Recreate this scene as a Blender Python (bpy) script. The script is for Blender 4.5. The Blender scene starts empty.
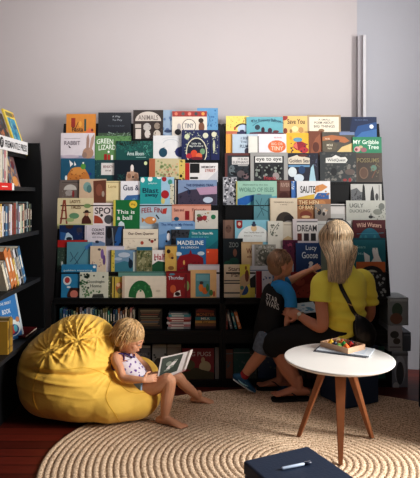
import bpy, bmesh, math, random
import numpy as np
from mathutils import Vector, Matrix, Euler, noise

random.seed(7)
SC = bpy.context.scene
COL = SC.collection
F = 568.0      # focal length in pixels for the 420-wide frame
CAMZ = 1.4

def P(px, py, Y):
    """measured point of the photograph at depth Y -> world metres"""
    return Vector(((px - 210) * Y / F, Y, CAMZ + (195 - py) * Y / F))

def PX(px, Y): return (px - 210) * Y / F
def PZ(py, Y): return CAMZ + (195 - py) * Y / F

# ------------------------------------------------------------------ materials
def lin(c):
    c = c / 255.0
    return c / 12.92 if c <= 0.04045 else ((c + 0.055) / 1.055) ** 2.4

_mats = {}
def mat(rgb, rough=0.6, gain=1.0, name=None, bump=0.0, bscale=60.0, var=0.08, vscale=8.0, metal=0.0, spec=0.5, sheen=0.0, coat=0.0, sss=0.0):
    key = (tuple(rgb), rough, gain, name, bump, bscale, var, vscale, metal, spec, sheen, coat, sss)
    if key in _mats: return _mats[key]
    m = bpy.data.materials.new(name or 'paint_%d_%d_%d' % tuple(int(v) for v in rgb))
    m.use_nodes = True
    nt = m.node_tree; N = nt.nodes; L = nt.links
    b = N['Principled BSDF']
    col = [min(0.92, lin(v) * gain) for v in rgb]
    b.inputs['Roughness'].default_value = rough
    b.inputs['Metallic'].default_value = metal
    b.inputs['Specular IOR Level'].default_value = spec
    b.inputs['Sheen Weight'].default_value = sheen
    b.inputs['Coat Weight'].default_value = coat
    if sss:
        b.inputs['Subsurface Weight'].default_value = sss
        b.inputs['Subsurface Radius'].default_value = (0.02, 0.008, 0.004)
        b.inputs['Subsurface Scale'].default_value = 0.5
    tc = N.new('ShaderNodeTexCoord')
    nz = N.new('ShaderNodeTexNoise'); nz.inputs['Scale'].default_value = vscale; nz.inputs['Detail'].default_value = 3
    L.new(tc.outputs['Object'], nz.inputs['Vector'])
    mx = N.new('ShaderNodeMix'); mx.data_type = 'RGBA'
    mx.inputs[6].default_value = [v * (1 - var) for v in col] + [1]
    mx.inputs[7].default_value = [min(0.95, v * (1 + var)) for v in col] + [1]
    L.new(nz.outputs['Fac'], mx.inputs[0]); L.new(mx.outputs[2], b.inputs['Base Color'])
    if bump:
        n2 = N.new('ShaderNodeTexNoise'); n2.inputs['Scale'].default_value = bscale; n2.inputs['Detail'].default_value = 4
        L.new(tc.outputs['Object'], n2.inputs['Vector'])
        bp = N.new('ShaderNodeBump'); bp.inputs['Strength'].default_value = bump; bp.inputs['Distance'].default_value = 0.01
        L.new(n2.outputs['Fac'], bp.inputs['Height']); L.new(bp.outputs['Normal'], b.inputs['Normal'])
    _mats[key] = m
    return m

COVER_GAIN = 0.97
def cov(rgb):
    g = .3*rgb[0]+.59*rgb[1]+.11*rgb[2]
    rgb = tuple(round(v*.84+g*.16) for v in rgb)
    return mat(rgb, rough=0.42, gain=COVER_GAIN, var=0.10, vscale=25)

# ------------------------------------------------------------------ object helpers
ORG = {}
def tag(o, label=None, cat=None, group=None, kind=None):
    if label: o['label'] = label
    if cat: o['category'] = cat
    if group: o['group'] = group
    if kind: o['kind'] = kind
    return o

def empty(name, loc=(0, 0, 0), rotz=0.0):
    o = bpy.data.objects.new(name, None); COL.objects.link(o)
    o.empty_display_size = 0.05
    o.location = loc; o.rotation_euler = (0, 0, rotz)
    ORG[o] = Vector(loc)
    return o

def obj(name, src, mats, parent=None, smooth=False, world=False, loc=None, rot=None):
    """src: bmesh or mesh. world=True: coordinates are world ones, and are shifted to the parent's origin."""
    if isinstance(src, bmesh.types.BMesh):
        me = bpy.data.meshes.new(name); src.to_mesh(me); src.free()
    else:
        me = src; me.name = name
    if not isinstance(mats, (list, tuple)): mats = [mats]
    if len(me.materials): me.materials.clear()
    for m in mats: me.materials.append(m)
    if smooth:
        me.polygons.foreach_set('use_smooth', [True] * len(me.polygons))
    o = bpy.data.objects.new(name, me); COL.objects.link(o)
    if parent is not None:
        o.parent = parent
        off = ORG.get(parent, Vector((0, 0, 0)))
        if world:
            me.transform(Matrix.Translation(-off)); ORG[o] = off
    elif world and loc is not None:
        me.transform(Matrix.Translation(-Vector(loc))); o.location = loc; ORG[o] = Vector(loc)
        return o
    if loc is not None: o.location = loc
    if rot is not None: o.rotation_euler = rot
    return o

def BM(): return bmesh.new()

def box(bm, lo, hi, mi=0, M=None):
    x0, y0, z0 = lo; x1, y1, z1 = hi
    co = [(x0,y0,z0),(x1,y0,z0),(x1,y1,z0),(x0,y1,z0),(x0,y0,z1),(x1,y0,z1),(x1,y1,z1),(x0,y1,z1)]
    vs = [bm.verts.new((M @ Vector(c)) if M else c) for c in co]
    for f in ((0,3,2,1),(4,5,6,7),(0,1,5,4),(1,2,6,5),(2,3,7,6),(3,0,4,7)):
        bm.faces.new([vs[i] for i in f]).material_index = mi
    return vs

def rbox(bm, lo, hi, r=0.004, seg=2, M=None):
    """bevelled box"""
    t = bmesh.new(); box(t, lo, hi)
    bmesh.ops.bevel(t, geom=t.edges[:], offset=r, segments=seg, profile=0.5, affect='EDGES')
    if M: t.transform(M)
    me = bpy.data.meshes.new('tmp'); t.to_mesh(me); t.free(); bm.from_mesh(me); bpy.data.meshes.remove(me)

def prism(bm, poly, y0, y1, axis='y', mi=0):
    """extrude 2d polygon: axis y -> poly in (x,z); axis x -> poly in (y,z)"""
    def v(p, t): return (p[0], t, p[1]) if axis == 'y' else (t, p[0], p[1]) if axis == 'x' else (p[0], p[1], t)
    a = [bm.verts.new(v(p, y0)) for p in poly]; b = [bm.verts.new(v(p, y1)) for p in poly]
    n = len(poly)
    bm.faces.new(a).material_index = mi; bm.faces.new(b[::-1]).material_index = mi
    for i in range(n):
        bm.faces.new([a[i], b[i], b[(i+1) % n], a[(i+1) % n]]).material_index = mi
    bmesh.ops.recalc_face_normals(bm, faces=bm.faces[:])

def ellipsoid(bm, c, r, frame=None, seg=20, rings=12):
    """frame: 3 orthonormal vectors matching r"""
    c = Vector(c)
    if frame is None: frame = (Vector((1,0,0)), Vector((0,1,0)), Vector((0,0,1)))
    grid = []
    for i in range(1, rings):
        th = math.pi * i / rings
        row = []
        for j in range(seg):
            ph = 2 * math.pi * j / seg
            row.append(bm.verts.new(c + frame[0]*r[0]*math.sin(th)*math.cos(ph) + frame[1]*r[1]*math.sin(th)*math.sin(ph) + frame[2]*r[2]*math.cos(th)))
        grid.append(row)
    top = bm.verts.new(c + frame[2]*r[2]); bot = bm.verts.new(c - frame[2]*r[2])
    for j in range(seg):
        k = (j+1) % seg
        bm.faces.new([top, grid[0][j], grid[0][k]])
        bm.faces.new([bot, grid[-1][k], grid[-1][j]])
        for i in range(len(grid)-1):
            bm.faces.new([grid[i][j], grid[i+1][j], grid[i+1][k], grid[i][k]])

def loft(bm, pts, radii, side=None, seg=14, flat0=False, flat1=False, mi=0):
    """tube through pts; radii: r or (r_side, r_other); rounded ends unless flat"""
    pts = [Vector(p) for p in pts]
    R = [(r, r) if not isinstance(r, (tuple, list)) else r for r in radii]
    n = len(pts)
    tang = []
    for i in range(n):
        a = pts[max(0, i-1)]; b = pts[min(n-1, i+1)]
        t = (b - a); tang.append(t.normalized() if t.length > 1e-9 else Vector((0,0,1)))
    if side is None:
        side = Vector((0,1,0)) if abs(tang[0].y) < 0.8 else Vector((1,0,0))
    side = Vector(side)
    rows = []
    def ring(p, t, ra, rb):
        nonlocal side
        s = side - t * side.dot(t)
        if s.length < 1e-4:
            s = t.orthogonal()
        s.normalize(); side = s
        u = t.cross(s)
        return [bm.verts.new(p + s*ra*math.cos(2*math.pi*j/seg) + u*rb*math.sin(2*math.pi*j/seg)) for j in range(seg)]
    if not flat0:
        for a in (70, 40):
            k = math.radians(a); m = min(R[0])
            rows.append(ring(pts[0] - tang[0]*m*math.sin(k), tang[0], R[0][0]*math.cos(k), R[0][1]*math.cos(k)))
    for i in range(n): rows.append(ring(pts[i], tang[i], *R[i]))
    if not flat1:
        for a in (40, 70):
            k = math.radians(a); m = min(R[-1])
            rows.append(ring(pts[-1] + tang[-1]*m*math.sin(k), tang[-1], R[-1][0]*math.cos(k), R[-1][1]*math.cos(k)))
    for i in range(len(rows)-1):
        for j in range(seg):
            k = (j+1) % seg
            bm.faces.new([rows[i][j], rows[i][k], rows[i+1][k], rows[i+1][j]]).material_index = mi
    bm.faces.new(rows[0][::-1]).material_index = mi; bm.faces.new(rows[-1]).material_index = mi

def spline(pts, n=6):
    """catmull-rom through pts (tuples of equal length)"""
    out = []
    A = [np.array(p, float) for p in pts]
    for i in range(len(A)-1):
        p0 = A[max(0,i-1)]; p1 = A[i]; p2 = A[i+1]; p3 = A[min(len(A)-1, i+2)]
        for k in range(n):
            t = k / n
            out.append(0.5*((2*p1)+(-p0+p2)*t+(2*p0-5*p1+4*p2-p3)*t*t+(-p0+3*p1-3*p2+p3)*t**3))
    out.append(A[-1])
    return out

def sloft(bm, pts, radii, n=5, **kw):
    """smooth loft: spline through points and radii together"""
    R = [(r, r) if not isinstance(r, (tuple, list)) else r for r in radii]
    S = spline([tuple(p) + tuple(r) for p, r in zip(pts, R)], n)
    loft(bm, [s[:3] for s in S], [(float(s[3]), float(s[4])) for s in S], **kw)

def fuse(bm, voxel=0.004, smooth=4, factor=0.5):
    """one continuous skin over everything in bm"""
    me = bpy.data.meshes.new('fuse'); bm.to_mesh(me); bm.free()
    o = bpy.data.objects.new('fuse', me); COL.objects.link(o)
    md = o.modifiers.new('r', 'REMESH'); md.mode = 'VOXEL'; md.voxel_size = voxel; md.use_smooth_shade = True
    ms = o.modifiers.new('s', 'SMOOTH'); ms.iterations = smooth; ms.factor = factor
    dg = bpy.context.evaluated_depsgraph_get(); dg.update()
    out = bpy.data.meshes.new_from_object(o.evaluated_get(dg), preserve_all_data_layers=False, depsgraph=dg)
    bpy.data.objects.remove(o); bpy.data.meshes.remove(me)
    return out

def displace(me, fn):
    n = len(me.vertices)
    for v in me.vertices:
        v.co = fn(v.co, v.normal)
    me.update()

# ------------------------------------------------------------------ lettering
TXT = {}
def prepare_text(strings):
    objs = []
    for s in sorted(strings):
        c = bpy.data.curves.new('t', 'FONT'); c.body = s; c.resolution_u = 3; c.size = 1
        c.offset = 0.012
        o = bpy.data.objects.new('t', c); COL.objects.link(o); objs.append((s, o, c))
    dg = bpy.context.evaluated_depsgraph_get(); dg.update()
    for s, o, c in objs:
        me = bpy.data.meshes.new_from_object(o.evaluated_get(dg), depsgraph=dg)
        co = np.array([v.co[:2] for v in me.vertices]) if len(me.vertices) else np.zeros((1,2))
        lo = co.min(0); hi = co.max(0)
        faces = [list(p.vertices) for p in me.polygons]
        TXT[s] = ((co - lo) / np.maximum(hi - lo, 1e-6), faces)
        bpy.data.objects.remove(o); bpy.data.curves.remove(c); bpy.data.meshes.remove(me)

def add_text(bm, s, fn, mi=0):
    """fn maps unit (u,v) of the text box to a 3d point"""
    co, faces = TXT[s]
    vs = [bm.verts.new(fn(u, v)) for u, v in co]
    for f in faces:
        try: bm.faces.new([vs[i] for i in f]).material_index = mi
        except ValueError: pass

def clip(poly, x0, y0, x1, y1):
    def cl(pts, inside, inter):
        out = []
        for i in range(len(pts)):
            a = pts[i-1]; b = pts[i]
            if inside(b):
                if not inside(a): out.append(inter(a, b))
                out.append(b)
            elif inside(a): out.append(inter(a, b))
        return out
    def ix(c): return lambda a, b: (c, a[1] + (b[1]-a[1])*(c-a[0])/(b[0]-a[0]))
    def iy(c): return lambda a, b: (a[0] + (b[0]-a[0])*(c-a[1])/(b[1]-a[1]), c)
    for ins, it in ((lambda p: p[0] >= x0, ix(x0)), (lambda p: p[0] <= x1, ix(x1)), (lambda p: p[1] >= y0, iy(y0)), (lambda p: p[1] <= y1, iy(y1))):
        if not poly: return []
        poly = cl(poly, ins, it)
    return poly

def ell(cx, cy, rx, ry, n=18, a0=0, a1=360):
    return [(cx + rx*math.cos(math.radians(a0+(a1-a0)*i/n)), cy + ry*math.sin(math.radians(a0+(a1-a0)*i/n))) for i in range(n + (0 if a1-a0 == 360 else 1))]

PAGE = None
def build_book(name, w, h, th, bg, art, frame, label, group=None, spine='l', kindcat='book'):
    """Book standing in its own frame: x across the cover, z up, front cover facing -y; origin at the bottom centre of the front.
    art uses frame=(x0,ytop,x1,ybottom) coordinates, y downwards."""
    x0, yt, x1, yb = frame
    bt = min(0.0018, th*0.2)
    bm = BM()
    box(bm, (-w/2, 0, 0), (w/2, bt, h)); box(bm, (-w/2, th-bt, 0), (w/2, th, h))
    if spine == 'l': box(bm, (-w/2, bt, 0), (-w/2+bt, th-bt, h))
    else: box(bm, (w/2-bt, bt, 0), (w/2, th-bt, h))
    o = obj(name, bm, cov(bg))
    tag(o, label, kindcat, group)
    bm = BM()
    e = 0.003
    if spine == 'l': box(bm, (-w/2+bt, bt, e), (w/2-e, th-bt, h-e))
    else: box(bm, (-w/2+e, bt, e), (w/2-bt, th-bt, h-e))
    obj('page_block', bm, mat((225, 218, 200), 0.8, var=0.12, vscale=200, name='page_edges'), o)
    def U(x, y): return ((x-x0)/(x1-x0)*w - w/2, (yb-y)/(yb-yt)*h)
    pics = []; texts = []; off = 0.0004
    for a in art: (texts if a[0] == 't' else pics).append(a)
    m = 0.001
    if pics:
        bm = BM(); ms = []
        for a in pics:
            k = a[0]; c = cov(a[-1])
            if c not in ms: ms.append(c)
            if k == 'r': pl = [(a[1],a[2]),(a[3],a[2]),(a[3],a[4]),(a[1],a[4])]
            elif k == 'e': pl = ell(a[1],a[2],a[3],a[4])
            elif k == 'p': pl = list(a[1])
            elif k == 's':   # speckle: ('s', x0,y0,x1,y1, n, size, seed, rgb)
                rr = random.Random(a[7])
                for _ in range(a[5]):
                    cx = rr.uniform(a[1],a[3]); cy = rr.uniform(a[2],a[4]); q = a[6]*rr.uniform(.5,1.3)
                    an = rr.uniform(0, 180)
                    pl = [(cx+q*math.cos(t)*rr.uniform(.6,1.1), cy+q*math.sin(t)*rr.uniform(.6,1.1)) for t in [i*math.pi/3+an for i in range(6)]]
                    pl = clip([U(*p) for p in pl], -w/2+m, m, w/2-m, h-m)
                    if len(pl) > 2:
                        bm.faces.new([bm.verts.new((p[0], -off, p[1])) for p in pl]).material_index = ms.index(c)
                off += 0.0001
                continue
            elif k == 'l':   # line: ('l', [(x,y)..], width, rgb)
                pts = a[1]; wd = a[2]
                for i in range(len(pts)-1):
                    dx = pts[i+1][0]-pts[i][0]; dy = pts[i+1][1]-pts[i][1]; q = math.hypot(dx, dy) or 1
                    nx, ny = -dy/q*wd/2, dx/q*wd/2
                    pl = [(pts[i][0]+nx,pts[i][1]+ny),(pts[i+1][0]+nx,pts[i+1][1]+ny),(pts[i+1][0]-nx,pts[i+1][1]-ny),(pts[i][0]-nx,pts[i][1]-ny)]
                    pl = clip([U(*p) for p in pl], -w/2+m, m, w/2-m, h-m)
                    if len(pl) > 2:
                        bm.faces.new([bm.verts.new((p[0], -off, p[1])) for p in pl]).material_index = ms.index(c)
                off += 0.0001
                continue
            pl = clip([U(*p) for p in pl], -w/2+m, m, w/2-m, h-m)
            if len(pl) > 2:
                bm.faces.new([bm.verts.new((p[0], -off, p[1])) for p in pl]).material_index = ms.index(c)
            off += 0.0001
        obj('cover_picture', bm, ms, o)
    if texts:
        bm = BM(); ms = []
        for a in texts:
            _, s, tx0, ty0, tx1, ty1, rgb = a[:7]
            bend = a[7] if len(a) > 7 else 0
            c = cov(rgb)
            if c not in ms: ms.append(c)
            def fn(u, v):
                x = tx0+(tx1-tx0)*u; y = ty1+(ty0-ty1)*v - bend*(1-(2*u-1)**2)
                q = U(x, y); return (q[0], -(off+0.0002), q[1])
            add_text(bm, s, fn, ms.index(c))
        obj('title', bm, ms, o)
    return o

BLACK = mat((20, 21, 23), 0.55, name='black_laminate', var=0.2, vscale=5, spec=0.3)
# ------------------------------------------------------------------ the room
def wall_material():
    m = mat((178, 172, 173), 0.85, name='painted_wall', bump=0.08, bscale=180, var=0.03, vscale=1.5, spec=0.2)
    return m
WALL = wall_material()

bm = BM(); box(bm, (-1.95, 4.60, 0), (PX(357, 4.6), 4.75, 3.2)); tag(obj('wall_back', bm, WALL), kind='structure')
xc = PX(357, 4.6)
bm = BM(); prism(bm, [(xc, 4.63), (3.2, 4.30), (3.2, 4.5), (xc, 4.76)], 0, 3.2, axis='z')
tag(obj('wall_right', bm, mat((168, 169, 176), 0.85, name='painted_wall_cool', bump=0.08, bscale=180, var=0.03, vscale=1.5, spec=0.2)), kind='structure')
bm = BM(); box(bm, (-2.05, 1.2, 3.2), (2.72, 4.75, 3.3)); tag(obj('shade_ceiling', bm, WALL), kind='structure')  # unseen slab overhead, added to block ambient light from above
bm = BM(); box(bm, (2.6, 3.2, 0), (2.72, 4.5, 3.2)); tag(obj('shade_wall', bm, WALL), kind='structure')  # unseen, added to keep the window light off the far right wall
bm = BM(); box(bm, (-2.05, 1.2, 0), (-1.95, 4.75, 3.2)); tag(obj('wall_left', bm, WALL), kind='structure')
# conduit-like batten at the wall joint
t = empty('wall_conduit', (xc, 4.59, 1.3)); tag(t, 'narrow white boxed conduit running up the wall joint above the right display stand', 'conduit')
bm = BM(); box(bm, (-0.005, -0.035, 0), (0.03, 0.005, PZ(36, 4.57)-1.3)); obj('shaded_face', bm, mat((150, 146, 150), 0.7, name='batten_shade_grey'), t)  # left face of the batten, its shade painted in as grey
bm = BM(); rbox(bm, (0.031, -0.055, 0), (0.056, 0.002, PZ(36, 4.57)-1.3), 0.003); obj('cover_strip', bm, mat((186, 184, 188), 0.6, name='white_strip'), t)

def floor_material():
    m = bpy.data.materials.new('jarrah_boards'); m.use_nodes = True
    nt = m.node_tree; N = nt.nodes; L = nt.links; b = N['Principled BSDF']
    tc = N.new('ShaderNodeTexCoord')
    mp = N.new('ShaderNodeMapping'); L.new(tc.outputs['Object'], mp.inputs['Vector'])
    br = N.new('ShaderNodeTexBrick'); L.new(mp.outputs[0], br.inputs['Vector'])
    br.inputs['Scale'].default_value = 1.0; br.inputs['Brick Width'].default_value = 1.7; br.inputs['Row Height'].default_value = 0.095
    br.inputs['Mortar Size'].default_value = 0.003
    br.inputs['Color1'].default_value = (0.19, 0.030, 0.017, 1); br.inputs['Color2'].default_value = (0.09, 0.016, 0.010, 1)
    br.inputs['Mortar'].default_value = (0.008, 0.003, 0.002, 1)
    nz = N.new('ShaderNodeTexNoise'); nz.inputs['Scale'].default_value = 3
    m2 = N.new('ShaderNodeMapping'); m2.inputs['Scale'].default_value = (1, 18, 1); L.new(tc.outputs['Object'], m2.inputs['Vector']); L.new(m2.outputs[0], nz.inputs['Vector'])
    mx = N.new('ShaderNodeMix'); mx.data_type = 'RGBA'; mx.blend_type = 'MULTIPLY'; mx.inputs[0].default_value = 0.6
    L.new(br.outputs['Color'], mx.inputs[6])
    cr = N.new('ShaderNodeValToRGB'); cr.color_ramp.elements[0].color = (.45,.45,.45,1); cr.color_ramp.elements[1].color = (1.3,1.3,1.3,1)
    L.new(nz.outputs['Fac'], cr.inputs[0]); L.new(cr.outputs[0], mx.inputs[7])
    L.new(mx.outputs[2], b.inputs['Base Color']); b.inputs['Roughness'].default_value = 0.38
    bp = N.new('ShaderNodeBump'); bp.inputs['Strength'].default_value = 0.2; bp.inputs['Distance'].default_value = 0.004
    L.new(br.outputs['Fac'], bp.inputs['Height']); bp.invert = True; L.new(bp.outputs[0], b.inputs['Normal'])
    return m
bm = BM(); box(bm, (-2.05, 0.6, -0.1), (3.2, 4.75, 0)); tag(obj('floor', bm, floor_material()), kind='structure')

# ------------------------------------------------------------------ rug
def rug_material():
    m = bpy.data.materials.new('braided_jute'); m.use_nodes = True
    nt = m.node_tree; N = nt.nodes; L = nt.links; b = N['Principled BSDF']
    tc = N.new('ShaderNodeTexCoord')
    nz = N.new('ShaderNodeTexNoise'); nz.inputs['Scale'].default_value = 125; nz.inputs['Detail'].default_value = 3
    L.new(tc.outputs['Object'], nz.inputs['Vector'])
    n3 = N.new('ShaderNodeTexNoise'); n3.inputs['Scale'].default_value = 3.5; L.new(tc.outputs['Object'], n3.inputs['Vector'])
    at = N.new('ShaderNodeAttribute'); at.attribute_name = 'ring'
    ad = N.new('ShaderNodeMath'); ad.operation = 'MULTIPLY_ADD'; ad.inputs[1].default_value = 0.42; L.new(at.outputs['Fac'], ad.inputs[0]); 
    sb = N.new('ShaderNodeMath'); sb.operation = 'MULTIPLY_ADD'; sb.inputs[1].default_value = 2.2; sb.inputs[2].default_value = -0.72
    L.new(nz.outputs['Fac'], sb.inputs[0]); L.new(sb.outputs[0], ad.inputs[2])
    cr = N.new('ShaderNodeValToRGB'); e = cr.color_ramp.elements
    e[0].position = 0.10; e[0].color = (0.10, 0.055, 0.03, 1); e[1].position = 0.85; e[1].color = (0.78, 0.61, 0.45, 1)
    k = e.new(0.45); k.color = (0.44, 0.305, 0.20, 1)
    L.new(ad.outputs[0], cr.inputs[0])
    mx = N.new('ShaderNodeMix'); mx.data_type = 'RGBA'; mx.blend_type = 'MULTIPLY'; mx.inputs[0].default_value = 0.35
    L.new(cr.outputs[0], mx.inputs[6]); L.new(n3.outputs['Color'], mx.inputs[7]); mx.inputs[0].default_value = 0.0
    L.new(mx.outputs[2], b.inputs['Base Color']); b.inputs['Roughness'].default_value = 0.95; b.inputs['Specular IOR Level'].default_value = 0.1
    bp = N.new('ShaderNodeBump'); bp.inputs['Strength'].default_value = 0.7; bp.inputs['Distance'].default_value = 0.006
    L.new(nz.outputs['Fac'], bp.inputs['Height']); L.new(bp.outputs[0], b.inputs['Normal'])
    return m
RCX, RCY, RA, RB = 0.50, 2.97, 1.39, 1.13
def build_rug():
    rings = 40; sub = 6; seg = 560
    nr = rings*sub
    verts = []; ringv = []
    for i in range(nr+1):
        f = i/nr; ph = (i % sub)/sub
        for j in range(seg):
            a = 2*math.pi*j/seg
            wob = 1 + 0.006*math.sin(3*a+1)+0.004*math.sin(7*a)
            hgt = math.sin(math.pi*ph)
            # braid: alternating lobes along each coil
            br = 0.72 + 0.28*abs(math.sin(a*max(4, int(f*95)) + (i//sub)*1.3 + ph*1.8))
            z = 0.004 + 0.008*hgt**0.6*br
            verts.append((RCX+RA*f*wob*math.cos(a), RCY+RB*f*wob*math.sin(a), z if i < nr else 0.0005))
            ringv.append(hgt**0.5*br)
    faces = []
    for i in range(nr):
        for j in range(seg):
            k = (j+1) % seg
            faces.append((i*seg+j, (i+1)*seg+j, (i+1)*seg+k, i*seg+k))
    me = bpy.data.meshes.new('rug'); me.from_pydata(verts, [], faces)
    at = me.attributes.new('ring', 'FLOAT', 'POINT'); at.data.foreach_set('value', ringv)
    o = obj('braided_rug', me, rug_material(), smooth=True)
    tag(o, 'large round braided jute rug with coiled rings under the white table', 'rug')
build_rug()

# ------------------------------------------------------------------ the two display stands
XL, XM, XR = -1.155, 0.093, 1.335
TY = [4.44 - 0.042*k for k in range(8)]
TP = [139, 160, 182, 205, 229, 250, 272, 298]
TZ = [PZ(p, y) for p, y in zip(TP, TY)]
CF = 4.135     # front of the lower cabinet
def display_stand(xa, xb, label):
    t = empty('display_stand', ((xa+xb)/2, 4.35, 0)); tag(t, label, 'bookshelf', 'black tiered display stands')
    prof = [(4.59, 0), (CF, 0), (CF, 0.612), (TY[7]+.047, 0.63), (TY[0]+.047, PZ(123, 4.44)), (4.59, PZ(123, 4.44))]
    for x in (xa, xb-0.022):
        bm = BM(); prism(bm, prof, x, x+0.022, axis='x'); obj('side_panel', bm, BLACK, t, world=True)
    xi, xj = xa+0.0225, xb-0.0225
    bm = BM(); box(bm, (xi, 4.575, 0.02), (xj, 4.59, PZ(124, 4.44))); obj('back_panel', bm, BLACK, t, world=True)
    for k in range(8):
        bm = BM(); box(bm, (xi, TY[k]-0.012, TZ[k]-0.014), (xj, TY[k]+0.034, TZ[k]-0.0005))
        obj('ledge', bm, BLACK, t, world=True)
        top = TZ[k-1]-0.0145 if k else PZ(123, 4.44)
        bm = BM(); box(bm, (xi, TY[k]+0.0345, TZ[k]-0.0005), (xj, TY[k]+0.0385, top))
        obj('riser', bm, BLACK, t, world=True)
    # cabinet below: two open shelves
    for z0, z1 in ((0.0, 0.045), (0.385, 0.412), (TZ[7]-0.045, TZ[7]-0.0145)):
        bm = BM(); box(bm, (xi, CF+0.004, z0), (xj, 4.574, z1)); obj('shelf_board', bm, BLACK, t, world=True)
    bm = BM(); box(bm, (xi, CF+0.001, 0.32), (xj, CF+0.012, 0.384)); obj('shelf_rail', bm, BLACK, t, world=True)
display_stand(XL, XM-0.001, 'black tiered display stand of picture books behind the beanbag')
display_stand(XM+0.001, XR, 'black tiered display stand of picture books behind the woman and boy')
# ------------------------------------------------------------------ face-out picture books on the tiers
W = (222, 216, 214); K = (22, 24, 28); CR = (216, 202, 172)
S = []   # (tier, layer, x0, top, x1, bg, art, label)
def B(*a): S.append(a)
# --- left stand, tier 0
B(0,0,66,114,95.5,(212,130,36),[('r',71,118,75,127,(160,40,25)),('r',84,119,86,131,(40,80,75)),('e',80,124,1.5,3,(225,160,50)),('p',[(84,134),(90,127),(95,134)],(225,110,60)),('l',[(78,122),(76,127),(74,131)],.6,(60,30,20)),('t','Pasta',72,127,83,131.5,(50,25,20)),('e',92,130,1.2,1.5,(120,30,30))],'orange picture book with a red bar, leftmost in the top row of the left stand')
B(0,1,98,112.5,131,(24,30,42),[('r',98,133,131,139,(60,85,60)),('s',100,132,131,136,30,.6,3,(140,160,150)),('t','A Way',112,115.5,120,118,(170,175,180)),('t','To Play',112,119,122,121.5,(150,155,165)),('t','For the Long Road',108,125,124,127,(90,98,110))],'navy black picture book with a thin grey title and a green strip at its foot')
B(0,1,133,110,163,(52,38,34),[('p',ell(148,121,13,9.5,20,180,360),(200,190,180)),('t','ANIMALS',138,115,158,120,(120,110,105)),('r',135,124,141,128,(190,180,170)),('r',135.5,129,141,139,(205,195,185)),('e',147,127,4,4,(180,175,170)),('e',147.5,134,3,4,(200,192,184)),('e',157,126,3,3.4,(140,125,110)),('e',157,134,3.5,4,(195,185,172)),('s',143,124,162,139,20,.8,5,(80,60,52))],'dark brown picture book with a pale arched title and animal panels')
B(0,0,161,110,176,(140,165,192),[('s',162,112,173,136,14,1.6,8,(90,120,165)),('e',168,131,4,1.6,(50,70,110))],'pale blue picture book half hidden behind the red topped one')
B(0,1,172,111,207,(218,208,192),[('r',172,111,207,116.6,(165,45,40)),('e',176,113.8,1.7,1.7,(215,120,90)),('e',183,113.8,1.7,1.7,(90,90,90)),('e',189.5,113.8,1.7,1.7,(220,130,110)),('e',196,113.8,1.7,1.7,(60,70,75)),('e',203,113.8,1.7,1.7,(230,150,60)),('e',189,126,7,7,(60,60,65)),('e',189,126,6.4,6.4,(222,212,198)),('t','TINY',184.5,123.5,193.5,128,(90,95,110)),('e',201.5,127,3,5,(125,75,50)),('e',201,120.5,2.6,2.4,(60,40,30)),('e',179,127,2,3.5,(170,160,160)),('e',178,132,3.2,3,(30,28,32))],'cream picture book with a red band of round badges along its top')
B(0,0,197,108,218,(88,150,198),[('s',199,110,217,134,40,.9,12,(50,110,165)),('l',[(207,112),(210,118),(208,126)],.5,(40,90,140))],'bright blue picture book, tallest at the right end of the left stand top row')
# tier 1
B(1,1,60.5,133,94.3,(214,206,212),[('r',60.5,155.5,94.3,160,(150,150,175)),('e',70,156.5,9,1.6,(190,175,190)),('e',88,153,5.5,5.5,(176,134,110)),('e',84.5,155,2.5,3,(150,120,105)),('p',[(86,150),(86.2,138),(88,133.5),(89.2,140),(88.5,150)],(165,130,115)),('p',[(89,150),(91,138),(94,134),(93.6,142),(91,151)],(180,145,125)),('t','RABBIT',64,141,80,145,(110,100,112)),('l',[(64,138.5),(80,138.5)],.4,(150,140,150)),('p',[(68,145),(71,148),(69,148)],(60,55,60))],'white picture book with a brown rabbit on its cover')
B(1,0,95,136,131,(92,142,82),[('t','GREEN',96.5,139.5,113,144.5,(232,240,230),1.0),('t','LIZARDS',98.5,145.5,118,150.5,(232,240,230),1.0),('r',104,154,107,160,(170,30,30)),('r',107.8,154.5,110,160,(190,40,30)),('r',111,155,113,160,(235,235,235)),('e',108.5,151.8,1,1.2,(240,240,240)),('s',110,136,131,140,20,.8,2,(60,110,60))],'green picture book with white lettering on the left stand')
B(1,1,116,141,153,(18,84,80),[('s',116,141,153,152,90,1.0,11,(35,112,100)),('s',116,141,140,146,40,1.0,13,(20,50,40)),('s',143,143,152,156,24,.8,14,(70,150,135)),('t','Anna Bloom',127,151.5,144,155.5,(205,225,220)),('r',136,157,146,157.6,(150,190,185))],'dark teal leafy picture book with a white script title')
B(1,0,153,135.5,186,(214,215,216),[('e',163,152.5,4.2,4.6,(25,75,100)),('p',[(160,149),(165,147),(159,154)],(25,75,100)),('e',180,152,5,5,(35,45,110)),('p',[(174,152),(181,146),(183,152)],(35,45,110)),('l',ell(171,144,8,4.5,14,190,350),.5,(175,185,195)),('l',ell(171,141,10,3.5,14,200,340),.4,(190,196,200))],'white picture book with two dark blue leaf shapes')
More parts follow.
